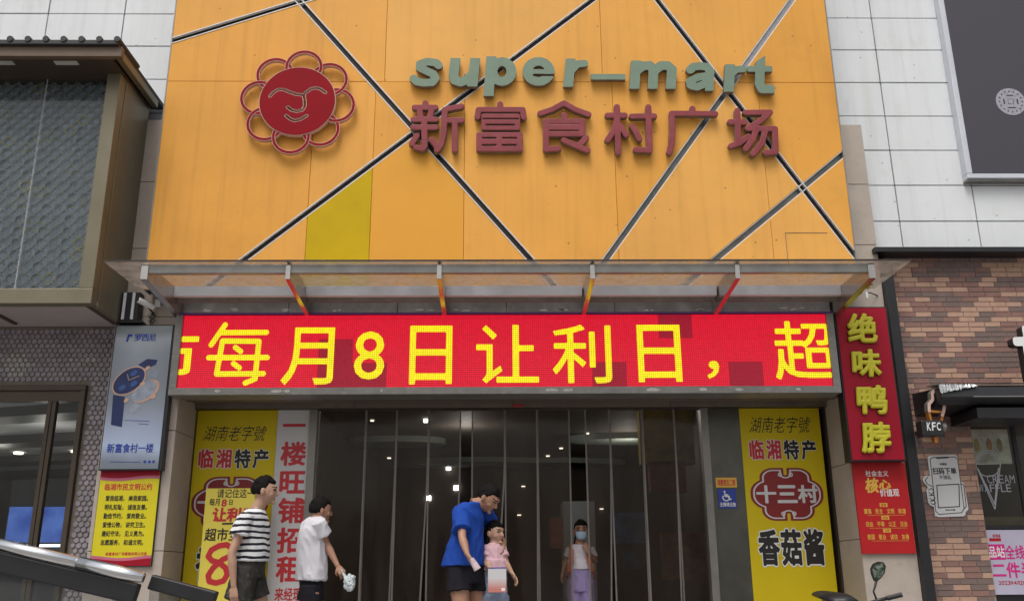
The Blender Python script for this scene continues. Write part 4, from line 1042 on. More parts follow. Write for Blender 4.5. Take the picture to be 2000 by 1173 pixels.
bx = pbox(1885, 800, 2020, 832, YG + .3); o = MB(); o.box(bx[0], bx[1] + .3, YG + .3, YG + .32, bx[2], bx[3]); o = o.obj('red_band', mat('dull_red_band', (.5, .03, .05), .5)); tagp(o, 'dull red band inside the shop window under the awning', 'panel')
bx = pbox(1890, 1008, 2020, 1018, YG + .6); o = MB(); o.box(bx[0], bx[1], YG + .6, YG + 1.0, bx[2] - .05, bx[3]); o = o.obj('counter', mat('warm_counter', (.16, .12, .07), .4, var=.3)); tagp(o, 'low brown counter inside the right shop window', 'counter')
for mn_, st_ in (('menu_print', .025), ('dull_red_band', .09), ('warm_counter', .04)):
    m_ = bpy.data.materials[mn_]; b = m_.node_tree.nodes['Principled BSDF']; l_ = b.inputs['Base Color'].links[0].from_socket; m_.node_tree.links.new(l_, b.inputs['Emission Color']); b.inputs['Emission Strength'].default_value = st_   # faint glow added to menu, band and counter to brighten the unlit room
# decal on the glass: cone outline and words
dt = thing('cone_decal', 'white outlined ice cream cone decal on the dark shop window', 'decal', (X_(1925, 930, YG), YG, Z_(990, YG)))
Pd = zp(1880, 860, 3.747, YG - .002); y = YG - .0025
def arc(cx, cy, rx, ry, a0, a1, n=14): return [(cx + rx * math.cos(math.radians(a0 + (a1 - a0) * k / n)), cy - ry * math.sin(math.radians(a0 + (a1 - a0) * k / n))) for k in range(n + 1)]
lines = [arc(185, 165, 92, 95, 0, 180), arc(183, 165, 76, 78, 0, 180), [(95, 172), (278, 168)], [(93, 170), (237, 500), (278, 165)], [(120, 215), (235, 465), (262, 200)],
         arc(190, 205, 75, 55, 180, 360)]
ls = [[Pd(*p) for p in l] for l in lines]; xs_ = [p[0] for l in ls for p in l]; zs_ = [p[1] for l in ls for p in l]
M['decal'] = mat('white_vinyl', (.42, .42, .46), .5)
o = MB(); emboss(o, stroke_sdf(ls, .0045), (min(xs_) - .02, max(xs_) + .02, min(zs_) - .02, max(zs_) + .02), .005, y); o.obj('cone_outline', M['decal'], dt)
for wd, b in (('CREAM', (1927, 925, 1982, 945)), ('WAFFLE', (1911, 943, 1975, 962))):
    bx = pbox(*b, YG); o = MB(); cwd = (bx[1] - bx[0]) / len(wd)
    for k, ch in enumerate(wd): ink(o, ch, (bx[0] + k * cwd + .004, bx[0] + (k + 1) * cwd - .004, bx[2] + .01, bx[3] - .01), y - .001, -.004, n=50)
    o.obj('lettering', M['decal'], dt)
# pink promotional poster
YPP = YG - .035
qx0 = win_x + .012; qz1, qz0 = Z_(1034, YPP, 1960), Z_(1160, YPP, 1970)
t = thing('promo_poster', 'pale lilac dessert poster with magenta characters under the shop window', 'poster', (qx0, YPP, qz0))
MB().box(qx0, qx0 + .85, YPP, YPP + .02, qz0, qz1).obj('poster_sheet', mat('lilac_print', (.50, .47, .60), .45, var=.1, scale=2), t)
y = YPP - .002
bx = pbox(1928, 1062, 1963, 1092, YPP); MB().box(max(bx[0], qx0 + .002), bx[1], y, y + .0015, bx[2], bx[3]).obj('magenta_block', M['magenta'], t)
o = MB(); line_text(o, '品站', (1930, 1065, 1962, 1089), YPP, y - .001, .018, n=36); o.obj('white_lettering', M['white'], t)
o = MB(); line_text(o, '全线第', (1963, 1063, 2020, 1092), YPP, y, .018, n=36); o.obj('magenta_lettering', M['magenta'], t); o = MB(); line_text(o, '二件半价', (1937, 1096, 2050, 1128), YPP, y, .025, n=36)
o.obj('magenta_lettering', M['magenta'], t)
o = MB(); line_text(o, '肯德基', (1938, 1042, 1954, 1049), YPP, y, .01, n=24); o.obj('small_print', M['poster_red'], t); o = MB()
for k, ch in enumerate('2023年4月20日'):
    bx = pbox(1950 + k * 6, 1133, 1955.4 + k * 6, 1141, YPP); ink(o, ch, bx, y, .01, n=24)
bx = pbox(1932, 1050, 1955, 1056, YPP); o.box(bx[0], bx[1], y, y + .001, bx[2], bx[3]); o.obj('small_print', M['poster_red'], t)

# ------------------------------------------------------------------ phone sticker with hand
YK = Y_BR - .012
t = thing('phone_sticker', 'white cut-out sticker of a hand holding a phone on the brick wall', 'sticker', (X_(1845, 1005, YK), YK, Z_(1008, YK, 1845)))
Pk = zp(1600, 800, 3.145, YK)
def pk(*pts): return [Pk(*p) for p in pts]
body = pk((665, 300), (680, 285), (830, 278), (850, 292), (900, 440), (915, 590), (890, 645), (720, 655), (700, 590), (665, 570), (640, 420), (668, 400))
shape = [poly_sdf(pk((668, 290), (845, 282), (892, 640), (715, 650))), stroke_sdf([pk((690, 300), (830, 295), (878, 630), (735, 635), (690, 300))], .03),
         stroke_sdf([pk((665, 430), (700, 470))], .040), stroke_sdf([pk((690, 500), (700, 560))], .045), stroke_sdf([pk((870, 460), (895, 600), (850, 630))], .030)]
def un(fs, g=0): return lambda X, Y: np.minimum.reduce([f_(X, Y) for f_ in fs]) - g
bk = (Pk(620, 400)[0], Pk(935, 500)[0], Pk(700, 675)[1], Pk(700, 262)[1])
o = MB(); emboss(o, un(shape, .004), bk, .007, YK, .011); o.obj('sticker_sheet', M['offwhite'], t)
y = YK - .0015
scr = pk((682, 305), (695, 292), (835, 288), (850, 302), (890, 605), (875, 630), (735, 640), (716, 622))
lines = [scr + [scr[0]], pk((668, 410), (650, 432), (665, 455), (695, 470)), pk((672, 490), (690, 480), (705, 500), (690, 520), (672, 505)), pk((676, 525), (700, 522), (712, 540), (695, 556), (678, 540)),
         pk((682, 560), (705, 556), (715, 570), (700, 580), (685, 572)), pk((868, 450), (888, 462), (903, 590), (880, 620))]
o = MB(); emboss(o, stroke_sdf(lines, .0035), bk, .0045, y); emboss(o, stroke_sdf([pk((722, 294), (790, 291))], .008), bk, .006, y - .0008)
qq = pk((722, 462), (858, 455), (862, 592), (732, 600)); emboss(o, stroke_sdf([qq + [qq[0]]], .0045), bk, .006, y); o.obj('outline', M['ink'], t)
o = MB(); line_text(o, '扫码下单', (1821, 912, 1868, 926), YK, y, .03, n=32); o.obj('lettering', M['ink'], t); o = MB(); line_text(o, '不排队', (1834, 927, 1858, 936), YK, y, .012, n=26); o.obj('lettering', M['ink'], t); o = MB(); line_text(o, '肯德基', (1835, 903, 1849, 908), YK, y, .02, n=20); o.obj('lettering', M['ink'], t); o = MB()
line_text(o, '自助点餐', (1846, 993, 1866, 997), YK, y, .01, n=18); o.obj('lettering', M['ink'], t)

# ------------------------------------------------------------------ hanging blade sign
YB_ = 8.45
t = thing('cone_blade_sign', 'small black hanging sign with ice cream outline projecting from the brick wall', 'hanging sign', (X_(1829, 835, YB_), Y_BR, Z_(870, YB_)))
Pb = zp(1600, 480, 3.45, YB_)
ring = [Pb(*p) for p in ((742, 1110), (740, 1065), (765, 1035), (762, 990), (790, 958), (820, 985), (825, 1030), (845, 1060), (840, 1110), (830, 1140))]
xs_ = [p[0] for p in ring]; zs_ = [p[1] for p in ring]; bb = (min(xs_) - .04, max(xs_) + .04, min(zs_) - .04, max(zs_) + .04)
o = MB(); emboss(o, stroke_sdf([ring], .014), bb, .006, YB_, .07, side_mi=1); o.obj('swirl_outline', [M['logo_edge'], M['steel_dull']], t)
M['amber'] = mat('amber_metal', (.42, .16, .02), .4, var=.2)
cone = [Pb(*p) for p in ((742, 1110), (842, 1118))]; tip = W(1829, 862, YB_); cone2 = [cone[0], (tip.x, tip.z), cone[1], cone[0]]
xs_ = [p[0] for p in cone2]; zs_ = [p[1] for p in cone2]
o = MB(); emboss(o, stroke_sdf([cone2], .010), (min(xs_) - .03, max(xs_) + .03, min(zs_) - .03, max(zs_) + .03), .006, YB_ + .006, .06); o.obj('cone_frame', M['amber'], t)
bx = pbox(1800, 820, 1843, 851, YB_ - .02)
o = MB(); o.box(bx[0], bx[1], YB_ - .025, YB_ + .10, bx[2], bx[3]); o.obj('name_box', M['black'], t, bevel=.012)
o = MB(); zc = (bx[2] + bx[3]) / 2 + .02; o.tube([(bx[1] - .01, YB_ + .06, zc), (bx[1] + .05, YB_ + .06, zc)], .045, 20); o.obj('lamp_housing', M['steel_dull'], t, smooth=False)
o = MB(); tb = pbox(1809, 824, 1838, 841, YB_ - .025); cwd = (tb[1] - tb[0]) / 3
for k, ch in enumerate('KFC'): ink(o, ch, (tb[0] + k * cwd + .003, tb[0] + (k + 1) * cwd - .002, tb[2] + .004, tb[3]), YB_ - .028, .02, n=50, shear=.1)
o.obj('lettering', M['white'], t)
MB().box(bx[1] - .05, bx[1] - .02, YB_ + .10, Y_BR, zc - .015, zc + .015).obj('wall_arm', M['black'], t)

# ================================================================== dark billboard, upper right
YBB = 8.89
ex0 = X_(1862, 175, YBB); ez0 = Z_(348, YBB, 1950)
t = thing('dark_billboard', 'charcoal billboard with white metal frame at the upper right', 'billboard', (ex0, Y_CLAD, ez0))
ex1 = ex0 + 2.2; ez1 = Z_(0, YBB, 1900) + .8
MB().box(ex0 + .062, ex1, YBB + .01, YBB + .05, ez0 + .055, ez1).obj('board_face', M['navy_black'], t)
MB().box(ex0, ex0 + .062, YBB, Y_CLAD - .004, ez0 + .056, ez1).obj('frame_side', M['white_frame'], t, bevel=.008)
MB().box(ex0, ex1, YBB - .001, Y_CLAD - .004, ez0, ez0 + .055).obj('frame_bottom', M['white_frame'], t, bevel=.008)
MB().box(ex0 + .0, ex1, YBB + .02, Y_CLAD - .004, ez0 - .02, ez0 - .0005).obj('drip_edge', M['steel_dull'], t)
Pe = W(1975, 198, YBB); cx, cz = Pe.x, Pe.z; R_ = .165
M['seal'] = mat('seal_grey', (.36, .35, .40), .5, var=.35, scale=40)
def seal(X, Y):
    x, y_ = X - cx, Y - cz; d = np.hypot(x, y_); a = np.arctan2(y_, x)
    holes = np.minimum(np.minimum(rbox(0, .075, .04, .008, .006)(x, y_), rbox(0, -.075, .045, .008, .006)(x, y_)), np.minimum(rbox(-.075, 0, .009, .035, .006)(x, y_), rbox(.075, 0, .009, .035, .006)(x, y_)))
    for k in range(16):
        t_ = k * math.pi / 8; holes = np.minimum(holes, np.hypot(x - .125 * math.cos(t_), y_ - .125 * math.sin(t_)) - .010)
    holes = np.minimum(holes, np.abs(np.maximum(np.abs(x), np.abs(y_)) - .03) - .003)
    return np.maximum(d - R_, -holes)
o = MB(); emboss(o, seal, (cx - R_ - .01, cx + R_ + .01, cz - R_ - .01, cz + R_ + .01), .005, YBB + .007, .003); o.obj('round_seal', M['seal'], t)

# ================================================================== bronze box (upper left)
YF, YGL = 8.05, 8.17
kx = X_(208, 362, YF)                                    # its right corner
zb0 = Z_(592, YF, 170); zt_ = Z_(110, 7.74, 240)
xL = kx - 2.6
t = thing('bronze_bay', 'projecting bronze clad bay with ring lattice behind glass at the upper left', 'bay', (xL, Y_PIL, zb0))
gx1 = X_(192, 362, YGL); gz0 = Z_(570, YGL, 120)
MB().box(xL, kx, YF, YF + .12, zb0, gz0).obj('bottom_rail', M['bronze'], t, bevel=.006)
MB().box(gx1, kx - .0005, YF - .0, YF + .13, gz0 + .001, zt_ - .001).obj('corner_post', M['bronze'], t, bevel=.006)
MB().box(gx1 - .02, gx1 - .001, YF + .06, YF + .14, gz0 + .001, zt_ - .001).obj('glazing_bead', M['brown_fascia'], t)
MB().box(kx - .04, kx + .004, YF + .135, Y_PIL - .004, zb0 + .001, zt_ - .002).obj('side_panel', M['bronze'], t, bevel=.003)
MB().box(xL, gx1 - .021, YGL, YGL + .008, gz0, zt_).obj('glass', M['clear_glass'], t)
MB().box(xL, gx1 + .04, YGL + .11, YGL + .15, gz0, zt_).obj('backing', mat('slate_backing', (.66, .71, .88), .5, var=.25, scale=3), t)
lat = MB(); sp = .118; rr_ = .059
i = 0; nA, nB = 16, 2
x = xL + .9
r_i = 0; zz = gz0 + .03
while zz < zt_ - .02:
    xx = xL + .8 + (sp / 2 if r_i % 2 else 0)
    while xx < gx1 - .05:
        n = 16; yb = YGL + .04 + .006 * (r_i % 2) + .003 * (i % 2)
        v = []
        for k in range(n):
            a = 2 * math.pi * k / n; ca, sa = math.cos(a), math.sin(a)
            v += [(xx + ca * rr_, yb, zz + sa * rr_), (xx + ca * (rr_ - .013), yb, zz + sa * (rr_ - .013)), (xx + ca * (rr_ - .013), yb + .03, zz + sa * (rr_ - .013))]
        f = []
        for k in range(n):
            k2 = (k + 1) % n; f += [(3 * k, 3 * k + 1, 3 * k2 + 1, 3 * k2), (3 * k + 1, 3 * k + 2, 3 * k2 + 2, 3 * k2 + 1)]
        lat.cur = 1 if random.random() < .08 else 0
        lat.add(v, f); xx += sp; i += 1
    zz += sp / 2 * 1.0; r_i += 1
o = lat.obj('ring_lattice', [mat('lattice_grey', (.15, .155, .17), .4, .0, var=.2), mat('lattice_olive', (.22, .20, .10), .4, .3, var=.2)], t); o['kind'] = 'stuff'
MB().box(X_(60, 362, YGL), X_(61.3, 362, YGL), YGL - .002, YGL - .0005, gz0, zt_).obj('glass_joint', M['pale_channel'], t)
# roof
ze = Z_(110, 7.74, 150); ze1 = Z_(91, 7.74, 150); xr = X_(235, 92, 7.74)
o = MB(); o.box(xL, xr + .02, 7.74, 7.80, ze, ze1); o.obj('fascia', M['brown_fascia'], t, bevel=.004)
o = MB(); o.box(xL, kx + .01, 7.8005, Y_PIL - .003, ze - .001, ze + .03); o.obj('soffit', M['bronze_dark'], t)
o = MB(); o.box(xr - .012, kx + .03, 7.80, Y_PIL, ze + .031, ze1); o.obj('side_fascia', M['bronze'], t)
o = MB(); o.box(xL, kx + .09, 7.70, Y_CLAD - .01, ze1 + .001, ze1 + .05)
o.obj('roof_deck', M['roof_tile'], t, bevel=.006)
o = MB(); xx = xr - .02
while xx > xL:
    o.tube([(xx, 7.69, ze1 + .055), (xx, 8.2, ze1 + .058)], .03, 10); xx -= .17
o.obj('roof_tile', M['roof_tile'], t)
for px in (130, 5):
    a = WZ(px, 122, ze); o = MB(); o.box(a.x - .11, a.x + .11, a.y - .03, a.y + .03, ze - .012, ze - .0015); o.obj('soffit_light', mat('pale_fitting', (.5, .48, .44), .4), t)
# underside
o = MB(); o.box(xL, kx - .0, YF + .125, Y_PIL + .14, zb0 + .02, zb0 + .05); o.obj('underside_panel', mat('mauve_soffit', (.42, .36, .36), .6, var=.08), t)
o = MB(); o.box(kx - .10, kx - .041, YF + .121, Y_PIL, zb0 + .001, zb0 + .0195); o.obj('underside_edge', M['bronze_dark'], t)
for px in (10,):
    a = WZ(px, 620, zb0 + .02); o = MB(); o.box(a.x - .02, a.x + .02, YF + .121, Y_PIL, zb0 + .002, zb0 + .0195); o.obj('underside_bar', M['bronze_dark'], t)

# ================================================================== left shop front below the bay
YLW = Y_PIL + .14
t = thing('ring_pattern_wall', 'brown wall studded with grey discs around the left shop window', 'wall', (xL, YLW, 0))
wxr = X_(168, 775, YLW); wzt = Z_(752, YLW, 100)
xw0, xw1 = xL, LXP0 + .25
o = MB(); o.box(xw0, xw1, YLW + .02, YLW + .12, wzt, zb0 + .02); o.box(wxr, xw1, YLW + .0201, YLW + .12, 0, wzt - .001); o.obj('wall_board', mat('brown_wall_board', (.19, .155, .13), .55, var=.3, scale=6), t)
dm = MB(); sp = .056; row = 0; zz = .05
while zz < zb0 - .01:
    xx = xw0 + .8 + (sp / 2 if row % 2 else 0)
    while xx < xw1:
        if zz > wzt + .035 or xx > wxr + .03:
            n = 10; r_ = .0235 if (row + int(xx * 7)) % 3 else .019; v = [(xx + r_ * math.cos(2 * math.pi * k / n), YLW + .008, zz + r_ * math.sin(2 * math.pi * k / n)) for k in range(n)]
            v += [(xx + (r_ + .003) * math.cos(2 * math.pi * k / n), YLW + .02, zz + (r_ + .003) * math.sin(2 * math.pi * k / n)) for k in range(n)]
            pal = math.hypot((xx - X_(30, 712, YLW)) / .13, (zz - Z_(712, YLW, 30)) / .13) < 1 or math.hypot((xx - X_(160, 705, YLW)) / .16, (zz - Z_(700, YLW, 160)) / .05) < random.random()
            dm.cur = 1 if pal else 0
            dm.add(v, [tuple(range(n))] + [(k, n + k, n + (k + 1) % n, (k + 1) % n) for k in range(n)])
        xx += sp
    zz += sp * .866; row += 1
o = dm.obj('wall_disc', [mat('grey_disc', (.30, .27, .30), .45, var=.3, scale=8), mat('scraped_disc', (.38, .37, .37), .6, var=.4, scale=20)], t); o['kind'] = 'stuff'
t = thing('left_shop_window', 'bronze framed shop window under the projecting bay', 'window', (xL, YLW, 0))
fw = .05
MB().box(xL, wxr, YLW - .03, YLW + .10, wzt - .055, wzt - .002).obj('head_rail', M['bronze_dark'], t, bevel=.004)
MB().box(xL, wxr - .05, YLW - .00, YLW + .08, wzt - .16, wzt - .056).obj('head_panel', M['bronze_dark'], t)
MB().box(wxr - fw, wxr - .001, YLW - .031, YLW + .10, 0, wzt - .056).obj('jamb', M['bronze_dark'], t, bevel=.004)
ma, mb_ = X_(84, 850, YLW), X_(101, 850, YLW)
MB().box(ma, (ma + mb_) / 2 - .003, YLW, YLW + .06, 0, wzt - .161).obj('stile', M['bronze_dark'], t, bevel=.003)
MB().box((ma + mb_) / 2 + .003, mb_, YLW + .001, YLW + .061, 0, wzt - .161).obj('stile', M['bronze_dark'], t, bevel=.003)
MB().box(xL, ma - .001, YLW + .03, YLW + .037, 0, wzt - .161).obj('pane', M['clear_glass'], t)
MB().box(mb_ + .001, wxr - fw - .001, YLW + .03, YLW + .037, 0, wzt - .161).obj('pane', M['clear_glass'], t)
# room behind
zc_ = wzt - .12; r0, r1 = xL - 4.5, LXP1 - .04; ry1 = YLW + 8
o = MB(); o.box(r0, r1, ry1, ry1 + .1, 0, zc_); o.box(r0, r0 + .1, YLW + .2, ry1, 0, zc_); o.box(r1 - .1, r1, YLW + .2, ry1, 0, zc_); o = o.obj('left_room_wall', mat('dim_room_wall', (.16, .15, .15), .7)); structure(o)
o = MB(); o.box(r0, r1, YLW + .13, ry1 + .1, zc_, zc_ + .05); o = o.obj('left_room_ceiling', mat('room_ceiling', (.40, .40, .42), .7)); structure(o)
for k, yy in enumerate((YLW + 1.0, YLW + 2.2, YLW + 3.4, YLW + 4.6)):
    yy = YLW + 1.3 + k * 1.7; o = MB(); o.bar((r0 + .1, yy + 1.1, zc_ - .05), (r1 - .1, yy - 1.1, zc_ - .05), .42, .10); o = o.obj('ceiling_beam', mat('dark_beam', (.05, .045, .045), .5)); tagp(o, 'dark sloping ceiling beam seen through the left shop window', 'beam', 'dark ceiling beams in the left shop')
lamp = emis('warm_downlight', (1, .86, .66), 6)
for k_, (lx_, ly_) in enumerate(((-5.2, 10.6), (-4.6, 13.0), (-6.5, 12.0), (-4.4, 15.0))):  # fill lights added to brighten the room, apart from its visible ceiling lamps
    pl = bpy.data.lights.new('room_fill_light', 'POINT'); pl.energy = 4.5; pl.shadow_soft_size = .12; pl.color = (1, .92, .82); po_ = bpy.data.objects.new('room_fill_light', pl); C.objects.link(po_); po_.location = (lx_, ly_, zc_ - .35)
for px, py in ((68, 854), (148, 881), (36, 884)):
    p = WZ(px, py, zc_ - .012) if py > 850 else WZ(px, py, zc_ - .012)
    if p.y > ry1 - .2 or p.y < YLW: continue
    o = MB(); o.tube([(p.x, p.y, zc_ - .025), (p.x, p.y, zc_ - .003)], .06, 14); o = o.obj('downlight', lamp); tagp(o, '%s small round ceiling lamp seen through the left shop window' % {68: 'warm bright', 148: 'rightmost', 36: 'lower dim', 20: 'upper left', 150: 'upper right'}[px], 'ceiling lamp', 'ceiling lamps in the left shop')
scrm = bpy.data.materials.new('blue_screen'); scrm.use_nodes = True; N, L = nodes(scrm); b = N['Principled BSDF']; tc = N.new('ShaderNodeTexCoord')
nz = N.new('ShaderNodeTexNoise'); nz.inputs['Scale'].default_value = 3.2; nz.inputs['Detail'].default_value = 5; L.new(tc.outputs['Object'], nz.inputs['Vector'])
cr = N.new('ShaderNodeValToRGB'); L.new(nz.outputs['Fac'], cr.inputs[0]); cr.color_ramp.elements[0].position = .3; cr.color_ramp.elements[0].color = (.02, .07, .42, 1); cr.color_ramp.elements[1].position = .75; cr.color_ramp.elements[1].color = (.16, .30, .85, 1)
L.new(cr.outputs[0], b.inputs['Emission Color']); b.inputs['Emission Strength'].default_value = .5; b.inputs['Base Color'].default_value = (.02, .02, .04, 1)
YSC = YLW + 1.6
for px0s, px1s, lab in ((14, 60, 'blue display screen behind the left pane of the left shop window'), (79, 127, 'blue display screen behind the right pane of the left shop window')):
    bx = pbox(px0s, 989, px1s, 1058, YSC); t = thing('display_screen', lab, 'screen', ((bx[0] + bx[1]) / 2, YSC, 0))
    MB().box(bx[0], bx[1], YSC, YSC + .04, bx[2], bx[3]).obj('screen_face', scrm, t)
    MB().box(bx[0] - .03, bx[1] + .03, YSC + .041, YSC + .10, 0, Z_(935, YSC, 70)).obj('cabinet', M['black'], t)
    MB().box(bx[0] - .02, bx[1] + .02, YSC - .10, YSC - .005, bx[2] - .05, bx[2] - .025).obj('light_shelf', emis('shelf_light', (.8, .9, 1), 2.2), t)

# small fixtures on the left pilaster
YX = Y_PIL - .12
bx = pbox(236, 570, 271, 626, YX); t = thing('wall_floodlight', 'dark ribbed wall fixture above the watch advert', 'wall light', ((bx[0] + bx[1]) / 2, Y_PIL, bx[2]))
MB().box(bx[0], bx[1], YX, Y_PIL - .002, bx[2], bx[3]).obj('housing', M['black'], t, bevel=.008)
for fx in (.12, .62): MB().box(bx[0] + (bx[1] - bx[0]) * fx, bx[0] + (bx[1] - bx[0]) * (fx + .16), YX - .02, YX - .001, bx[2] + .01, bx[3] - .01).obj('fin', M['white_frame'], t, bevel=.004)
MB().box(bx[0] - .02, bx[1] + .05, YX - .01, Y_PIL - .003, bx[2] - .02, bx[2] - .002).obj('ledge', M['black'], t)
p = W(284, 592, YX - .05); t = thing('security_camera', 'white bullet security camera above the watch advert', 'security camera', (p.x, Y_PIL, p.z - .05))
d_ = Vector((-.11, -.12, .045)); c_ = Vector((p.x, YX - .03, p.z))
MB().tube([c_ - d_ * .5, c_ + d_ * .5, c_ + d_ * .52], [.028, .028, .022], 16).obj('camera_body', M['white'], t, smooth=False)
MB().tube([c_ + d_ * .521, c_ + d_ * .54], [.02, .018], 14).obj('lens', M['black'], t)
MB().tube([c_, c_ + Vector((.03, .05, -.05)), (c_.x + .03, Y_PIL - .004, c_.z - .06)], .009, 8).obj('bracket', M['black'], t)
o = MB(); cc = Vector((c_.x + .02, Y_PIL - .02, c_.z - .06))
for k in range(4):
    pts = [cc + Vector((random.uniform(-.05, .05), random.uniform(-.02, .0), -.045 * j + random.uniform(-.02, .02))) for j in range(5)]
    o.tube(pts, .004, 6)
o.obj('cable', M['black'], t)
bx = pbox(297, 580, 308, 594, YX); o = MB(); o.box(bx[0], bx[1], Y_PIL - .05, Y_PIL - .002, bx[2], bx[3]); o = o.obj('junction_box', M['white'], bevel=.004); tagp(o, 'small white junction box right of the security camera', 'junction box')
# right: bracket with white lamp and yellow rag wire
p = W(1693, 577, Y_PIL - .12); t = thing('bracket_lamp', 'small white bracket lamp on the right pilaster above the upright red sign', 'wall lamp', (p.x, Y_PIL, p.z))
MB().tube([(p.x, Y_PIL - .12, p.z - .03), (p.x, Y_PIL - .12, p.z + .035)], .014, 12).obj('lamp_tube', M['white'], t)
MB().tube([(p.x, Y_PIL - .12, p.z + .03), (p.x + .05, Y_PIL - .09, p.z + .04), (p.x + .16, Y_PIL - .004, p.z + .035)], .006, 8).obj('bracket', M['black'], t)
o = MB(); pts = [W(1656 + k * 7.5, 586 - k * 5.5 + (3 if k % 2 else -2), 8.35 - k * .085) for k in range(7)]
for q in range(8): o.tube([p_ + Vector((random.uniform(-.02, .02), random.uniform(-.02, .02), random.uniform(-.025, .025))) for p_ in pts], .006, 6)
o = o.obj('yellow_twine', mat('yellow_twine', (.34, .33, .05), .8)); tagp(o, 'frayed yellow twine tied along the rightmost canopy arm', 'twine')

# ================================================================== curtain strips in the doorway
dx0, dx1 = X_(619, 850, Y_DOOR), X_(1369, 850, Y_DOOR)
t = thing('strip_curtain', 'hazy dark plastic strip curtain hanging across the doorway', 'strip curtain', ((dx0 + dx1) / 2, Y_DOOR, 0))
tops = [622, 716, 775, 838, 900, 922, 986, 1049, 1112, 1190, 1253, 1316, 1369]
bots = [608, 712, 764, 836, 898, 930, 993, 1057, 1128, 1203, 1270, 1328, 1397]
gapb = [0, .03, .07, .05, .01, .12, .02, .01, .06, .01, .04, .01, 0]
ZT = ZH - .014
for k in range(12):
    a0, a1 = X_(tops[k], 800, Y_DOOR), X_(tops[k + 1], 800, Y_DOOR); b0, b1 = X_(bots[k], 1172, Y_DOOR), X_(bots[k + 1], 1172, Y_DOOR)
    if k == 4: continue
    if k == 8: a0, b0 = X_(1142, 800, Y_DOOR), X_(1142, 1172, Y_DOOR)
    g = gapb[k]; yk = Y_DOOR + .02 + (.014 if k % 2 else 0); n = 8; m_ = 10; v = []; f = []
    ph = random.uniform(0, 6)
    for j in range(m_ + 1):
        s_ = j / m_; z = ZT * (1 - s_) + .02 * s_
        # upper third hangs closed, the lower part drifts open
        sw = max(0, s_ - .25) / .75
        e0 = a0 + (b0 - a0) * s_ * (ZT / (ZT - Z_(1172, Y_DOOR))) * 0 + 0.004; e1 = a1 - .004 - g * sw
        for i_ in range(n + 1):
            u_ = i_ / n; x = e0 + (e1 - e0) * u_
            v.append((x, yk + .012 * math.sin(u_ * 5 + ph) * s_ + .01 * math.sin(s_ * 4 + ph) + .035 * sw * math.sin(ph), z))
    for j in range(m_):
        for i_ in range(n): q = j * (n + 1) + i_; f.append((q, q + n + 1, q + n + 2, q + 1))
    o = MB(); o.add(v, f); ob = o.obj('curtain_strip', M['pvc'], t, smooth=True)
    for side in (0, n):
        ed = MB(); pts = [v[j * (n + 1) + side] for j in range(m_ + 1)]
        for p_, q_ in zip(pts[:-1], pts[1:]): ed.bar((p_[0], p_[1] - .004, p_[2]), (q_[0], q_[1] - .004, q_[2]), .016, .005, (0, 1, 0))
        ed.obj('edge_band', M['pvc_edge'], ob)

# ================================================================== hall behind the doorway
HZ = 3.5; HY = 24.0
hx0_, hx1_ = LXP1 + .08, RXP0 + .3
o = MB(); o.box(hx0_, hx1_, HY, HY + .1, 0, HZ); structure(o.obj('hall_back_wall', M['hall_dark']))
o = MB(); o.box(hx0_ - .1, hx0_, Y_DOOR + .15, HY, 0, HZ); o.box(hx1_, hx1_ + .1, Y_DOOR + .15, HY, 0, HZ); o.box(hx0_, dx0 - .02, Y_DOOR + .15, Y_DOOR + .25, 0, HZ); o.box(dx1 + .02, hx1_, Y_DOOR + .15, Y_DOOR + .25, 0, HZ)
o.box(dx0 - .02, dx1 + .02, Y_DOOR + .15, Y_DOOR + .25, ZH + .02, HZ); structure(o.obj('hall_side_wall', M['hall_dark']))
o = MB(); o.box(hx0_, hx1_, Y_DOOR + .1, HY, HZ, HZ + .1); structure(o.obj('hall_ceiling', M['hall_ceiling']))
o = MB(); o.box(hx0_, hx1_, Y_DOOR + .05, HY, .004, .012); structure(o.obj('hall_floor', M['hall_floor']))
o = MB(); o.box(-9.2, 9.2, Y_CLAD + .25, HY + .2, HZ + .3, HZ + .5); structure(o.obj('upper_floor_slab', M['hall_dark']))
for k, (px, py, rx_, ry_) in enumerate(((775, 868, .75, .5), (1075, 921, .9, .6), (1120, 945, .8, .45), (1240, 862, 1.0, .5), (930, 905, .9, .4))):
    p = WZ(px, py, HZ - .12); n = 28
    if p.y > HY - 1: p = EYE + (p - EYE) * ((HY - 1.5) / p.y); p.z = HZ - .12
    rx_ *= p.y / 14; o = MB(); v = [(p.x + rx_ * math.cos(2 * math.pi * i_ / n), p.y + ry_ * math.sin(2 * math.pi * i_ / n), HZ - .12) for i_ in range(n)]
    v += [(a, b, HZ - .001) for a, b, c in v]; o.add(v, [tuple(range(n - 1, -1, -1))] + [(i_, (i_ + 1) % n, n + (i_ + 1) % n, n + i_) for i_ in range(n)])
    o = o.obj('ceiling_disc', M['hall_disc']); tagp(o, ('leftmost oval ceiling disc above the white tee man', 'upper oval ceiling disc above the girl in the mask', 'lower oval ceiling disc above the girl in the mask', 'rightmost oval ceiling disc in the hall', 'oval ceiling disc above the man in blue')[k], 'ceiling disc', 'oval ceiling discs in the hall')
for lx_, ly_ in ((-1.6, 12.2), (1.2, 13.0), (-.6, 17), (2.6, 18), (0.2, 11.3)):  # added fill for the hall lamps' light, not placed at the lamps
    pl = bpy.data.lights.new('hall_fill_light', 'POINT'); pl.energy = 13; pl.shadow_soft_size = .15; pl.color = (1, .95, .88); po_ = bpy.data.objects.new('hall_fill_light', pl); C.objects.link(po_); po_.location = (lx_, ly_, HZ - .4)
hl = emis('hall_downlight', (1, .90, .76), 2.2); hb = emis('hall_spotlight', (.95, 1, 1), 9)
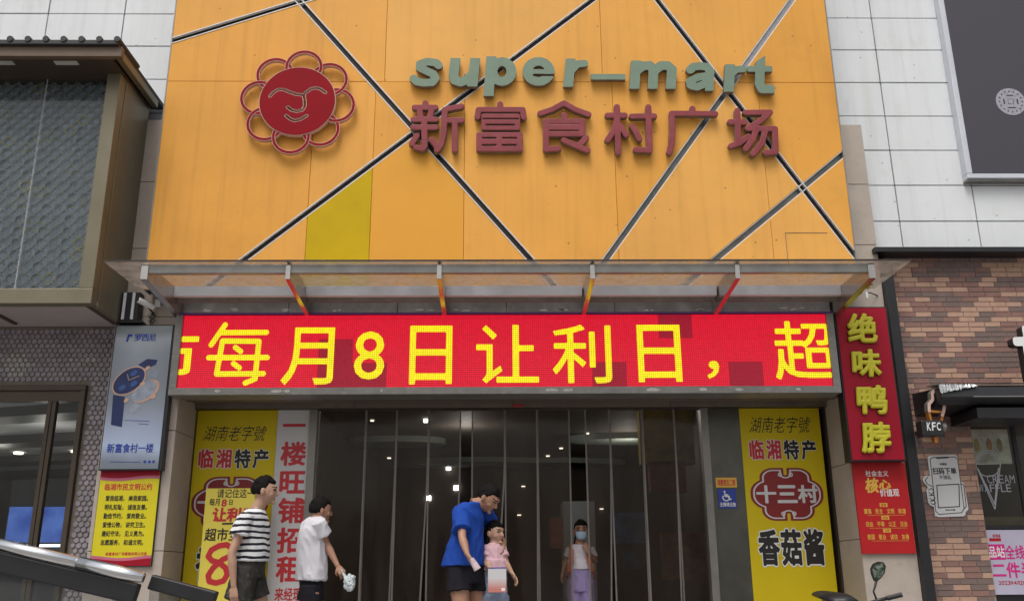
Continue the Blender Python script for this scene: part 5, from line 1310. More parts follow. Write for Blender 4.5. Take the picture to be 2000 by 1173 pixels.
HL = {(727, 821): 'leftmost round lamp high in the dark hall', (843, 855): 'small round lamp just below the highest square spotlight', (760, 894): 'faint round lamp second from the left in the hall',
 (832, 820): 'highest square spotlight, at the top of the third curtain strip', (878, 898): 'upper square spotlight of the close pair left of centre', (876, 913): 'lower square spotlight of the close pair left of centre',
 (891, 952): 'square spotlight just left of the head of the man in blue', (837, 972): 'lowest square spotlight, left of the man in blue', (1147, 846): 'round lamp high above the girl with the mask',
 (1096, 875): 'upper round lamp of a sloping row above the ceiling discs', (1070, 890): 'lower round lamp of a sloping row above the ceiling discs', (1159, 904): 'round lamp above the right end of the ceiling discs',
 (1022, 949): 'round lamp right of the head of the man in blue', (1175, 993): 'round lamp beside the pale column', (1339, 922): 'upper of two round lamps at the right end of the doorway', (1343, 945): 'lower of two round lamps at the right end of the doorway',
 (1270, 1003): 'faint low round lamp in the right part of the doorway', (1014, 1005): 'low round lamp above the small girl in pink'}
for px, py, big in ((727, 821, 0), (843, 855, 0), (760, 894, 0), (832, 820, 1), (878, 898, 1), (876, 913, 1), (891, 952, 1), (837, 972, 1), (1147, 846, 0), (1096, 875, 0), (1070, 890, 0), (1159, 904, 0),
                    (1022, 949, 0), (1175, 993, 0), (1339, 922, 0), (1343, 945, 0), (1270, 1003, 0), (1014, 1005, 0)):
    p = W(px, py, HY - .03) if py > 930 else WZ(px, py, HZ - .02)
    if p.y > HY - .03: p = W(px, py, HY - .03)
    s_ = p.y / 9.4; r_ = (.024 if big else .013) * s_; o = MB()
    if big: o.box(p.x - r_, p.x + r_, p.y - .02, p.y + .02, p.z - r_, p.z + r_)
    else: o.tube([(p.x, p.y, p.z - .01), (p.x, p.y, p.z + .01)], r_ * 1.5, 12)
    o = o.obj('hall_lamp', hb if big else hl, bevel=.006 if big else 0); tagp(o, HL[(px, py)], 'hall lamp', 'square spotlights in the hall' if big else 'round lamps in the hall')
bx = pbox(1102, 978, 1164, 1173, 15); o = MB(); o.box(bx[0], bx[1], 15, 15.6, 0.012, Z_(978, 15, 1130)); o = o.obj('hall_column', mat('pale_column', (.34, .38, .40), .6)); tagp(o, 'pale square column behind the girl with the backpack', 'column')
MBx = [((1195, 1000, 1260, 1060), (.05, .09, .20)), ((1250, 800, 1355, 905), (.20, .15, .02)), ((1295, 1040, 1380, 1130), (.18, .08, .035)), ((1075, 1010, 1100, 1070), (.25, .06, .04)), ((1220, 1075, 1250, 1110), (.02, .05, .12)), ((1270, 900, 1340, 960), (.14, .03, .025))]
labs = ['dim blue shop panel inside the hall', 'dull yellow panel high inside the hall at the right', 'low brown orange stall inside the hall at the right', 'small red orange poster left of the pale column', 'small deep blue stall panel inside the hall', 'dull red panel inside the hall below the yellow one']
for (q, c), l_ in zip(MBx, labs):
    bx = pbox(*q, 13); o = MB(); o.box(bx[0], bx[1], 13, 13.2, max(.012, bx[2]), bx[3]); o = o.obj('stall_backdrop', mat('hall_panel_print', c, .5, var=.7, scale=5)); tagp(o, l_, 'backdrop')

# ================================================================== hand rails in the foreground
def railing(label, pts, steel, hgt, y_in=0):
    a, b = pts; a, b = Vector(a), Vector(b); d = (b - a).normalized()
    t = thing('stair_railing', label, 'railing', (b.x, b.y, -.2))
    if steel:
        MB().tube([a, b - d * .35], .030, 18).obj('top_tube', M['steel_bright'], t, smooth=True)
        MB().tube([b - d * .349, b - d * .12, b], [.034, .034, .026], 18).obj('tube_end', M['steel_bright'], t, smooth=True)
    dn = Vector((0, 0, -1)); lo = Vector((0, .02, -.085 if steel else 0)); h = .10 if steel else .075
    MB().bar(a + lo, b + lo - d * .03, .055, h).obj('black_rail', M['black'], t, bevel=.008)
    g0, g1 = a + lo + dn * (h / 2), b + lo + dn * (h / 2) - d * .03
    v = []
    for p in (g0, g1): v += [(p.x, p.y - .006, p.z), (p.x, p.y + .006, p.z)]
    for p in (g0, g1): v += [(p.x, p.y - .006, -.72), (p.x, p.y + .006, -.72)]
    o = MB(); o.add(v, [(0, 2, 3, 1), (4, 5, 7, 6), (0, 4, 6, 2), (1, 3, 7, 5), (0, 1, 5, 4), (2, 6, 7, 3)]); o.obj('glass_panel', M['rail_glass'], t)
    pp_ = g1 if not steel else g1 - d * .1
    MB().box(pp_.x - .02, pp_.x + .02, pp_.y - .02, pp_.y + .02, -.72, pp_.z - .001).obj('post', M['steel_dull'], t)
M['rail_glass'] = sheer('railing_glass', (.80, .82, .82), .16, .03, (.32, .33, .34))
a = W(-40, 1053, 4.9); b = W(280, 1128, 4.9)
railing('polished steel and black railing with glass panel in the left foreground', (a, b), True, 1)
a = W(292, 1135, 5.0); b = W(430, 1172, 5.0)
t = railing('short black railing end in front of the left yellow poster', (a, b), False, 1)
ob = C.objects
b2 = b + Vector((-.02, 0, 0)); tt = bpy.data.objects['stair_railing.001']
MB().box(b.x - .06, b.x - .01, 4.99, 5.05, -.72, b.z - .03).obj('end_post', M['black'], tt, bevel=.006)
#PEOPLE#
# ================================================================== people
def remesh(mb, voxel, smooth=3, folds=0.0, fscale=9, seed=0):
    me = mb.mesh('tmp', [])
    o = bpy.data.objects.new('tmp', me); C.objects.link(o)
    r = o.modifiers.new('r', 'REMESH'); r.mode = 'VOXEL'; r.voxel_size = voxel
    if smooth: s_ = o.modifiers.new('s', 'SMOOTH'); s_.iterations = smooth; s_.factor = .5
    dg = bpy.context.evaluated_depsgraph_get(); out = bpy.data.meshes.new_from_object(o.evaluated_get(dg))
    bpy.data.objects.remove(o); bpy.data.meshes.remove(me)
    if folds:
        nv = len(out.vertices); co = np.empty(nv * 3); out.vertices.foreach_get('co', co); nn_ = np.empty(nv * 3); out.vertex_normals.foreach_get('vector', nn_)
        co = co.reshape(-1, 3); nn_ = nn_.reshape(-1, 3)
        for i in range(nv):
            x, y, z = co[i]
            a = mnoise.noise(Vector((x * fscale + seed, y * fscale, z * fscale * .55))) ; b = mnoise.noise(Vector((x * fscale * 2.3, y * fscale * 2.3 + seed, (z + x * .6) * fscale * 1.4)))
            co[i] += nn_[i] * folds * (a + .7 * (1 - 2 * abs(b)) - .35)
        out.vertices.foreach_set('co', co.ravel())
    out.polygons.foreach_set('use_smooth', [True] * len(out.polygons)); out.update()
    return out
def skin_mat(name, col):
    m = mat(name, col, .5, var=.08, scale=10); b = m.node_tree.nodes['Principled BSDF']
    b.inputs['Subsurface Weight'].default_value = .08; b.inputs['Subsurface Radius'].default_value = (.01, .004, .002); return m
M['skin'] = skin_mat('skin', (.47, .275, .19)); M['skin_dark'] = skin_mat('tanned_skin', (.38, .20, .13))
M['lips'] = mat('lips', (.34, .12, .10), .5); M['eye_dark'] = mat('dark_eye', (.015, .012, .01), .3)
M['hair'] = mat('black_hair', (.006, .005, .005), .7, spec=.15, var=.4, scale=60, bump=.6, bscale=160, stretch=(3, 3, 1))
V3 = Vector
def person(label, base, H, yaw, head_c, head_h, skin, arms, legs, torso, shirt, lower, hair='short', shirt_m=None, lower_m=None, tilt=0.0, hyaw=None, shoes='black', mask=None, group=None, hands=('hang', 'hang'), wide=1.0):
    """all joints are offsets in the person's own frame: (forward, left, up) from base"""
    F = V3((math.cos(yaw), math.sin(yaw), 0)); Lf = V3((-math.sin(yaw), math.cos(yaw), 0)); U = V3((0, 0, 1)); B = V3(base)
    def P(p): return B + F * p[0] + Lf * p[1] + U * p[2]
    t = thing('person', label, 'person', base, group)
    m = MB()
    # torso
    m.loft([(P((f, l, z)), F * a * (.86 if k_ > 2 else .66), Lf * b * (.86 if k_ > 2 else .66)) for k_, (f, l, z, a, b) in enumerate(torso)], 20)
    # neck + head
    hy = yaw if hyaw is None else hyaw
    hF = V3((math.cos(hy), math.sin(hy), 0)); hL = V3((-math.sin(hy), math.cos(hy), 0)); hU = V3((0, 0, 1))
    rot = Matrix.Rotation(tilt, 3, hL); hF2 = rot @ hF; hU2 = rot @ hU
    hc = P(head_c); s_ = head_h / .235
    nk = P((torso[-1][0], torso[-1][1], torso[-1][2] - .02))
    m.tube([nk, nk * .45 + (hc - hU2 * .03 * s_) * .55 + V3((0, 0, 0)), hc - hU2 * .03 * s_ - hF2 * .015], [.060 * s_, .052 * s_, .052 * s_], 14)
    def headfn(g=1.0):
        def fn(p):
            x, y, z = p   # x forward, y left, z up on a unit-ish ellipsoid
            if z < 0:
                k = min(1, -z / (.1175 * s_)); y *= 1 - .34 * k ** 1.5; x = x * (1 - .10 * k) + .012 * s_ * k
                if x < 0: x *= 1 - .35 * k
            if x > 0 and z > .03 * s_: x *= 1 - .12 * (z / (.1175 * s_))
            if x < 0 and z > -.03 * s_: x *= 1.07
            return hF2 * x * g + hL * y * g + hU2 * z * g
        return fn
    m.ball(hc, .098 * s_, .077 * s_, .1175 * s_, 22, headfn())
    def H_(x, y, z): return hc + hF2 * x * s_ + hL * y * s_ + hU2 * z * s_
    m.tube([H_(.086, 0, .012), H_(.104, 0, -.018), H_(.108, 0, -.030), H_(.092, 0, -.036)], [.008 * s_, .013 * s_, .015 * s_, .010 * s_], 8)
    m.ball(H_(.080, 0, -.062), .014 * s_, .022 * s_, .009 * s_, 10); m.ball(H_(.080, 0, -.095), .018 * s_, .022 * s_, .016 * s_, 10)
    m.tube([H_(.086, .045, .032), H_(.092, .018, .028), H_(.092, -.018, .028), H_(.086, -.045, .032)], .010 * s_, 8)
    for e in (1, -1):
        m.loft([(H_(-.002, e * .070, -.030), hF2 * .010 * s_, hU2 * .012 * s_), (H_(-.008, e * .083, -.012), hF2 * .017 * s_, hU2 * .030 * s_), (H_(-.012, e * .092, -.006), hF2 * .016 * s_, hU2 * .028 * s_)], 10)
        m.ball(H_(.052, e * .040, -.030), .030 * s_, .024 * s_, .028 * s_, 10)
    # arms
    for (sh, el, wr, hd, curl), mode in zip(arms, hands):
        sh, el, wr = P(sh), P(el), P(wr); q = .9 * s_ if H > 1.4 else .72
        m.tube([sh, sh.lerp(el, .4), el, el.lerp(wr, .3), wr.lerp(el, .15), wr], [.050 * q, .046 * q, .037 * q, .040 * q, .027 * q, .025 * q], 14)
        hd = (F * hd[0] + Lf * hd[1] + U * hd[2]).normalized()
        pn = (F * curl[0] + Lf * curl[1] + U * curl[2]); pn = (pn - hd * pn.dot(hd)).normalized()   # palm normal
        sd_ = hd.cross(pn).normalized(); k = q
        m.loft([(wr - hd * .005, sd_ * .024 * k, pn * .018 * k), (wr + hd * .035 * k, sd_ * .036 * k, pn * .019 * k), (wr + hd * .080 * k, sd_ * .043 * k, pn * .016 * k), (wr + hd * .094 * k, sd_ * .040 * k, pn * .013 * k)], 14)
        cl = {'hang': .45, 'grip': 1.5}[mode]
        for j, (o_, ln) in enumerate(((-.031, .066), (-.0105, .075), (.0105, .070), (.031, .055))):
            p0 = wr + hd * .082 * k + sd_ * o_ * k; d = hd.copy(); pts = [p0]
            for st_ in (.42, .33, .25):
                ang = cl * (.5 if st_ == .42 else .85) * (1 + .12 * j); d = (d * math.cos(ang) + pn * math.sin(ang)).normalized() if True else d
                pn2 = pn; pts.append(pts[-1] + d * ln * st_ * 1.15 * k)
            m.tube(pts, [.0098 * k, .0095 * k, .0088 * k, .0075 * k], 8)
        p0 = wr + hd * .025 * k - sd_ * .028 * k
        m.tube([p0, p0 + (hd * .5 - sd_ * .55 + pn * .45).normalized() * .035 * k, p0 + (hd * .8 - sd_ * .3 + pn * .6).normalized() * .065 * k], [.014 * k, .0115 * k, .009 * k], 8)
    # legs
    for hp, kn, an, toe in legs:
        hp, kn, an = P(hp), P(kn), P(an); q = H / 1.68
        back = -F
        m.tube([hp, hp.lerp(kn, .45), kn.lerp(hp, .12), kn, kn.lerp(an, .3) + back * .012, kn.lerp(an, .7), an], [.088 * q, .076 * q, .058 * q, .054 * q, .056 * q, .040 * q, .033 * q], 16)
        td = (F * toe[0] + Lf * toe[1]).normalized(); sdv = td.cross(U)
        m.loft([(an - td * .05 * q - U * .035, sdv * .028 * q, U * .03), (an - U * .035, sdv * .034 * q, U * .038), (an + td * .10 * q - U * .05 * q, sdv * .042 * q, U * .024), (an + td * .155 * q - U * .055 * q, sdv * .034 * q, U * .016)], 12)
    body = remesh(m, .0062 if H > 1.4 else .0056, 2)
    for k_ in (skin, 'lips', 'eye_dark', 'hair'): body.materials.append(M[k_])
    eyes = [H_(.086, e * .033, .006) for e in (1, -1)]; brows = [H_(.092, e * .034, .030) for e in (1, -1)]; lip = H_(.098, 0, -.060)
    zlow = hc.z - .2
    for p in body.polygons:
        c = p.center
        if c.z < zlow: continue
        for e in eyes:
            d = c - e
            if abs(d.dot(hL)) < .015 * s_ and abs(d.dot(hU2)) < .006 * s_ and d.dot(hF2) > -.03: p.material_index = 2
        for e in brows:
            d = c - e
            if abs(d.dot(hL)) < .019 * s_ and abs(d.dot(hU2)) < .0045 * s_ and d.dot(hF2) > -.03: p.material_index = 3
        d = c - lip
        if abs(d.dot(hL)) < .020 * s_ and abs(d.dot(hU2)) < .0045 * s_ and d.dot(hF2) > -.03: p.material_index = 1
    link('body', body, t)
    # hair
    hm = MB()
    def hairfn(p):
        x, y, z = p
        q = V3((x, y, z)); g = 1.10
        fr_ = x / (.098 * s_); zz = z / (.1175 * s_)
        if fr_ > .30 and zz < .52: g = .86                       # face stays clear
        elif zz < -.25 and hair != 'long': g = .86
        elif fr_ > -.25 and zz < .05 and abs(y) > .03 * s_ and hair != 'long': g = .90 if fr_ > -.05 else 1.03
        if zz < -.75: g = .8
        if zz > .5: g = 1.12
        base_ = headfn(1.0)(q); n_ = mnoise.noise(base_ * 38) * .010 + mnoise.noise(base_ * 110) * .006
        return base_ * (g + n_ / .1)
    hm.ball(hc, .098 * s_, .077 * s_, .1175 * s_, 30, hairfn)
    if hair in ('pony', 'long'):
        bk = H_(-.105, 0, .02)
        hm.tube([bk, bk - hF2 * .03 + U * -.01, bk - hF2 * .035 - U * .09, bk - hF2 * .015 - U * .20 + hL * -.02], [.024, .034, .030, .010], 12)
        if hair == 'pony': hm.tube([bk + hL * .02, bk + hL * -.045 - U * .06 + hF2 * .04, bk + hL * -.075 - U * .15 + hF2 * .08], [.02, .022, .010], 10)
    hme = remesh(hm, .0065, 2, .004, 40); hme.materials.append(M['hair']); link('hair', hme, t)
    # shirt
    sm_ = MB(); sm_.loft([(P((f, l, z)), F * a, Lf * b) for f, l, z, a, b in shirt['torso']], 26)
    for (sh, el, wr, hd, curl), ln, wd in zip(arms, shirt['sleeve'], shirt.get('sw', (.075, .075))):
        sh, el = P(sh), P(el); e_ = sh.lerp(el, ln); d = (el - sh).normalized()
        sm_.tube([sh - d * .02, sh.lerp(e_, .4), e_], [wd * .80, wd * .86, wd], 16)
    sme = remesh(sm_, .0075, 3, shirt.get('folds', .010), shirt.get('fs', 8), shirt.get('seed', 1)); sme.materials.append(shirt_m); link('shirt', sme, t)
    # lower garment
    lo = MB(); lw = lower['w']
    lo.loft([(P((f, l, z)), F * a, Lf * b) for f, l, z, a, b in lower['hip']], 22)
    for hp, kn, an, toe in legs:
        hp, kn, an = P(hp), P(kn), P(an)
        if lower['to'] <= 1: lo.tube([hp + U * .05, hp.lerp(kn, .3), hp.lerp(kn, lower['to'])], [lw * .95, lw, lw * 1.05], 18)
        else: lo.tube([hp + U * .04, hp.lerp(kn, .5), kn, kn.lerp(an, .5), kn.lerp(an, .93)], [lw, lw * .85, lw * .72, lw * .72, lw * .78], 18)
    lme = remesh(lo, .0075, 3, lower.get('folds', .010), 7, 5); lme.materials.append(lower_m); link(lower['name'], lme, t)
    for hp, kn, an, toe in legs:
        an = P(an); td = (F * toe[0] + Lf * toe[1]).normalized(); sdv = td.cross(U); q = H / 1.68
        so_ = MB(); so_.loft([(an - td * .075 * q - U * .04 * q, sdv * .034 * q, U * .035 * q), (an - U * .04 * q, sdv * .043 * q, U * .040 * q), (an + td * .10 * q - U * .048 * q, sdv * .05 * q, U * .030 * q), (an + td * .175 * q - U * .055 * q, sdv * .040 * q, U * .018 * q)], 14)
        so_.obj('shoe', M[shoes], t, smooth=True)
    return t, P, H_, hF2, hL, hU2, s_

def gx(px, py, Y): return X_(px, py, Y)
def cloth(name, col, rough=.85, **k): return mat(name, col, rough, var=.06, scale=5, bump=.25, bscale=90, spec=.2, **k)
# striped tee
ms = bpy.data.materials.new('striped_cotton'); ms.use_nodes = True; N, L = nodes(ms); b = N['Principled BSDF']; b.inputs['Roughness'].default_value = .85; b.inputs['Specular IOR Level'].default_value = .2
tc = N.new('ShaderNodeTexCoord'); sx = N.new('ShaderNodeSeparateXYZ'); L.new(tc.outputs['Object'], sx.inputs[0]); nz = N.new('ShaderNodeTexNoise'); nz.inputs['Scale'].default_value = 7; L.new(tc.outputs['Object'], nz.inputs['Vector'])
ma_ = N.new('ShaderNodeMath'); ma_.operation = 'MULTIPLY_ADD'; ma_.inputs[1].default_value = .030; L.new(nz.outputs['Fac'], ma_.inputs[0]); L.new(sx.outputs['Z'], ma_.inputs[2])
dv = N.new('ShaderNodeMath'); dv.operation = 'DIVIDE'; dv.inputs[1].default_value = .0475; L.new(ma_.outputs[0], dv.inputs[0]); fr_ = N.new('ShaderNodeMath'); fr_.operation = 'FRACT'; L.new(dv.outputs[0], fr_.inputs[0])
cr = N.new('ShaderNodeValToRGB'); cr.color_ramp.interpolation = 'CONSTANT'; cr.color_ramp.elements[0].color = (.72, .72, .74, 1); cr.color_ramp.elements[1].position = .58; cr.color_ramp.elements[1].color = (.022, .020, .028, 1)
L.new(fr_.outputs[0], cr.inputs[0]); L.new(cr.outputs[0], b.inputs['Base Color'])
M['stripe'] = ms
M['tee_white'] = cloth('white_cotton', (.66, .65, .70)); M['tee_blue'] = cloth('blue_cotton', (.014, .06, .33)); M['tee_pink'] = mat('pink_blotched_cotton', (.62, .40, .44), .85, var=.12, scale=9, stain=.8, stain_col=(.45, .12, .16), spec=.2)
M['tee_lilac'] = mat('pale_cotton', (.66, .62, .68), .85, var=.06, scale=9, spec=.2)
M['shorts_black'] = cloth('black_shorts', (.014, .013, .018)); M['camo'] = mat('camouflage_shorts', (.045, .042, .038), .8, var=.3, scale=9, stain=.9, stain_col=(.20, .21, .17), spec=.2)
M['trouser_lilac'] = cloth('lilac_trousers', (.34, .27, .50)); M['trouser_blue'] = cloth('pale_blue_trousers', (.22, .26, .36))
M['orange_strap'] = mat('orange_webbing', (.62, .13, .025), .6, var=.1)

# 1 -- man in striped tee, walking right, in front of the left yellow poster
Yp = 7.55; X = gx(492, 1050, Yp); top = W(505, 929, Yp).z; H = 1.63
hemz = W(495, 1095, Yp).z; shz = W(495, 1163, Yp).z
hz = top - .122
sh_z = W(480, 1003, Yp).z - .02
person('man in a black and white striped tee and dark camouflage shorts walking right', (X, Yp, 0), H, math.radians(8), (.075, -.01, hz + .003), .228, 'skin',
       [((0, .16, sh_z), (-.04, .19, sh_z - .27), (.03, .19, sh_z - .50), (.3, 0, -1), (.2, -.9, 0)),
        ((-.035, -.155, sh_z - .01), (-.12, -.20, sh_z - .29), (-.085, -.20, sh_z - .535), (.08, 0, -1), (.3, .9, 0))],
       [((.0, .085, .85), (.14, .09, .47), (.20, .09, .075), (1, .1)), ((-.02, -.085, .85), (-.10, -.09, .45), (-.30, -.09, .12), (1, -.1))],
       [(.0, 0, shz + .16, .10, .15), (.0, 0, hemz + .05, .11, .16), (0, 0, hemz + .2, .10, .14), (0, 0, sh_z - .12, .115, .165), (0, 0, sh_z, .09, .17), (.02, 0, sh_z + .065, .055, .07)],
       dict(torso=[(.0, 0, hemz, .145, .185), (.0, 0, hemz + .14, .140, .175), (-.005, 0, sh_z - .22, .140, .175), (-.01, 0, sh_z - .08, .145, .18), (-.005, 0, sh_z + .005, .115, .175), (.01, 0, sh_z + .045, .080, .11), (.02, 0, sh_z + .06, .062, .075)],
            sleeve=(.52, .52), sw=(.076, .078), folds=.008),
       dict(name='shorts', w=.10, to=.50, hip=[(0, 0, shz + .14, .12, .165), (0, 0, hemz + .06, .125, .17)]), 'short', M['stripe'], M['camo'], tilt=.02)

# 2 -- man in white tee, seen from behind, holding a bag out to the right
Yp = 7.95; X = gx(612, 1050, Yp); top = W(620, 969, Yp).z; hz = top - .113; hemz = W(615, 1132, Yp).z; sh_z = W(600, 1018, Yp).z - .01
wr = W(660, 1105, Yp - .1); el = W(637, 1060, Yp - .05)
yaw = math.radians(28); F = V3((math.cos(yaw), math.sin(yaw), 0)); Lf = V3((-math.sin(yaw), math.cos(yaw), 0))
def loc(p, X, Y): d = V3(p) - V3((X, Y, 0)); return (d.dot(F), d.dot(Lf), d.z)
person('man in a plain white tee and black shorts seen from behind holding a plastic bag', (X, Yp, 0), 1.52, yaw, (.05, 0.0, hz), .215, 'skin_dark',
       [((.02, .15, sh_z), (.0, .17, sh_z - .24), (.02, .15, sh_z - .46), (.5, -.2, -1), (.2, -.9, 0)),
        ((0, -.130, sh_z - .01), loc(el, X, Yp), loc(wr, X, Yp), loc(W(671, 1122, Yp - .12) - wr + V3((X, Yp, 0)), X, Yp), (0.2, .8, -.3))],
       [((.0, .08, .70), (.10, .09, .42), (.02, .09, .075), (1, .1)), ((-.02, -.08, .70), (-.02, -.09, .42), (-.22, -.09, .10), (1, -.1))],
       [(.0, 0, .66, .10, .15), (.0, 0, .80, .11, .15), (0, 0, .95, .10, .13), (0, 0, sh_z - .12, .11, .15), (0, 0, sh_z, .085, .155), (.015, 0, sh_z + .055, .055, .065)],
       dict(torso=[(.0, 0, hemz, .130, .150), (.0, 0, hemz + .14, .130, .146), (-.005, 0, sh_z - .22, .125, .148), (-.01, 0, sh_z - .08, .120, .150), (-.005, 0, sh_z, .095, .145), (.01, 0, sh_z + .04, .075, .10), (.015, 0, sh_z + .052, .058, .068)],
            sleeve=(.52, .62), sw=(.075, .075), folds=.014, fs=6, seed=9),
       dict(name='shorts', w=.085, to=.72, hip=[(0, 0, .64, .105, .145), (0, 0, hemz + .04, .095, .125)]), 'short', M['tee_white'], M['shorts_black'], tilt=.06, hands=('hang', 'grip'))
# plastic bag
p = W(684, 1137, Yp - .14); q = W(669, 1118, Yp - .12)
t = thing('plastic_bag', 'small crumpled white plastic bag hanging from the hand of the man in white', 'bag', (p.x, p.y, p.z - .08))
o = MB(); o.ball(p, .046, .040, .060, 20, lambda v: v * (1 + .42 * mnoise.noise(v * 34) + .22 * abs(mnoise.noise(v * 70))))
o.tube([p + V3((-.03, 0, .035)), p.lerp(q, .6), q, q + V3((-.01, 0, .03))], [.022, .012, .008, .008], 8)
me = remesh(o, .005, 0, .008, 55); me.materials.append(mat('thin_white_plastic', (.55, .60, .62), .25, var=.3, scale=30, stain=.5, stain_col=(.20, .26, .28))); me.polygons.foreach_set('use_smooth', [False] * len(me.polygons)); link('bag_body', me, t)

# 3 -- man in blue tee bending his head, one arm round the girl
Yp = 7.75; X = gx(912, 1060, Yp); sh_z = W(905, 988, Yp).z - .02; hemz = W(905, 1104, Yp).z; hc = W(953, 972, Yp)
yaw = math.radians(-38); F = V3((math.cos(yaw), math.sin(yaw), 0)); Lf = V3((-math.sin(yaw), math.cos(yaw), 0))
B_ = (X, Yp)
rs = W(900, 999, Yp - .06); re = W(903, 1050, Yp - .25); rw = W(913, 1082, Yp - .33); rh = W(923, 1100, Yp - .35)
ls_ = W(938, 990, Yp + .12); le = W(966, 1030, Yp + .22); lw = W(984, 1058, Yp + .12); lh = W(985, 1082, Yp + .05)
person('young man in a loose blue tee bending his head toward the small girl', (X, Yp, 0), 1.68, yaw, loc(hc, *B_), .225, 'skin_dark',
       [(loc(ls_, *B_), loc(le, *B_), loc(lw, *B_), loc(lh - lw + V3((X, Yp, 0)), *B_), (-.6, -.3, 0)), (loc(rs, *B_), loc(re, *B_), loc(rw, *B_), loc(rh - rw + V3((X, Yp, 0)), *B_), (.5, .8, .1))],
       [((.0, .09, .88), (.03, .10, .47), (.0, .10, .075), (1, .2)), ((-.02, -.09, .88), (.05, -.11, .47), (.03, -.11, .075), (1, -.2))],
       [(.0, 0, .76, .11, .16), (.0, 0, .90, .11, .15), (0, 0, 1.02, .10, .135), (.01, 0, sh_z - .12, .11, .16), (.02, 0, sh_z - .01, .085, .16), (.055, 0, sh_z + .045, .058, .065)],
       dict(torso=[(-.03, -.01, hemz, .165, .195), (-.01, -.01, hemz + .16, .145, .165), (.0, 0, sh_z - .22, .125, .145), (.01, 0, sh_z - .08, .120, .140), (.02, 0, sh_z, .10, .135), (.045, 0, sh_z + .035, .078, .098), (.055, 0, sh_z + .045, .06, .068)],
            sleeve=(.70, .74), sw=(.074, .080), folds=.012, fs=6, seed=4),
       dict(name='shorts', w=.098, to=.44, hip=[(0, 0, .76, .12, .17), (0, 0, hemz + .03, .11, .145)]), 'short', M['tee_blue'], M['shorts_black'], tilt=.60, hyaw=math.radians(-20))
t = thing('paper_cup', 'small pink and white crumpled cup in the hand of the man in blue', 'cup', tuple(W(925, 1102, Yp - .22)))
c_ = W(927, 1101, Yp - .39); o = MB(); a_ = V3((.5, 0, -.85)).normalized()
o.tube([c_ - a_ * .05, c_, c_ + a_ * .045, c_ + a_ * .048], [.018, .026, .030, .02], 14); o.obj('cup_body', mat('pink_white_paper', (.62, .50, .52), .5, var=.3, scale=30, stain=.8, stain_col=(.5, .15, .18)), t)

# 4 -- girl in pink tee
Yp = 7.85; X = gx(966, 1080, Yp); hc = W(966, 1040, Yp); sh_z = W(966, 1064, Yp).z - .015; hemz = W(966, 1112, Yp).z
yaw = math.radians(-62); F = V3((math.cos(yaw), math.sin(yaw), 0)); Lf = V3((-math.sin(yaw), math.cos(yaw), 0)); B_ = (X, Yp)
rs = W(952, 1070, Yp - .02); re = W(950, 1098, Yp - .07); rw = W(957, 1108, Yp - .18); ls_ = W(980, 1070, Yp); le = W(986, 1096, Yp - .02); lw = W(1000, 1118, Yp - .05); lh = W(1007, 1130, Yp - .06)
person('small girl in a pink blotched tee standing beside the man in blue', (X, Yp, 0), 1.27, yaw, loc(hc, *B_), .195, 'skin',
       [(loc(ls_, *B_), loc(le, *B_), loc(lw, *B_), loc(lh - lw + V3((X, Yp, 0)), *B_), (0, -.8, -.3)), (loc(rs, *B_), loc(re, *B_), loc(rw, *B_), (.5, .5, -.4), (-.3, .2, -.8))],
       [((.0, .055, .62), (.02, .06, .33), (.0, .06, .06), (1, .2)), ((0, -.055, .62), (.02, -.06, .33), (.0, -.06, .06), (1, -.2))],
       [(.0, 0, .58, .07, .10), (.0, 0, .68, .07, .10), (0, 0, .80, .065, .088), (0, 0, sh_z - .08, .07, .10), (0, 0, sh_z, .055, .10), (.01, 0, sh_z + .035, .038, .045)],
       dict(torso=[(.0, 0, hemz, .10, .125), (.0, 0, hemz + .08, .096, .118), (0, 0, sh_z - .10, .088, .112), (0, 0, sh_z - .01, .072, .105), (.008, 0, sh_z + .025, .05, .07), (.01, 0, sh_z + .033, .04, .047)],
            sleeve=(.60, .60), sw=(.048, .048), folds=.007, seed=2),
       dict(name='trousers', w=.070, to=2, hip=[(0, 0, .56, .085, .11), (0, 0, hemz + .05, .085, .11)]), 'pony', M['tee_pink'], M['trouser_blue'], hyaw=math.radians(-40), hands=('hang', 'grip'), shoes='white')
bx = pbox(953, 1109, 989, 1156, Yp - .22)
t = thing('picture_folder', 'white folder fading to salmon pink held by the small girl', 'folder', (bx[0], Yp - .22, bx[2]))
mf = bpy.data.materials.new('folder_print'); mf.use_nodes = True; N, L = nodes(mf); b = N['Principled BSDF']; tc = N.new('ShaderNodeTexCoord'); sx = N.new('ShaderNodeSeparateXYZ'); L.new(tc.outputs['Generated'], sx.inputs[0])
cr = N.new('ShaderNodeValToRGB'); cr.color_ramp.elements[0].color = (.55, .20, .17, 1); cr.color_ramp.elements[0].position = .15; cr.color_ramp.elements[1].color = (.60, .58, .60, 1); cr.color_ramp.elements[1].position = .6
L.new(sx.outputs['Z'], cr.inputs[0]); L.new(cr.outputs[0], b.inputs['Base Color'])
MB().box(bx[0], bx[1], Yp - .225, Yp - .20, bx[2], bx[3]).obj('cover', mf, t, bevel=.003)
MB().box(bx[0] + .003, bx[1] - .003, Yp - .227, Yp - .198, bx[3] + .0005, bx[3] + .008).obj('spine_strip', M['blue_print'], t)
MB().box(bx[1] - .04, bx[1] - .012, Yp - .2262, Yp - .2255, bx[2] + .012, bx[2] + .035).obj('corner_mark', M['white'], t)

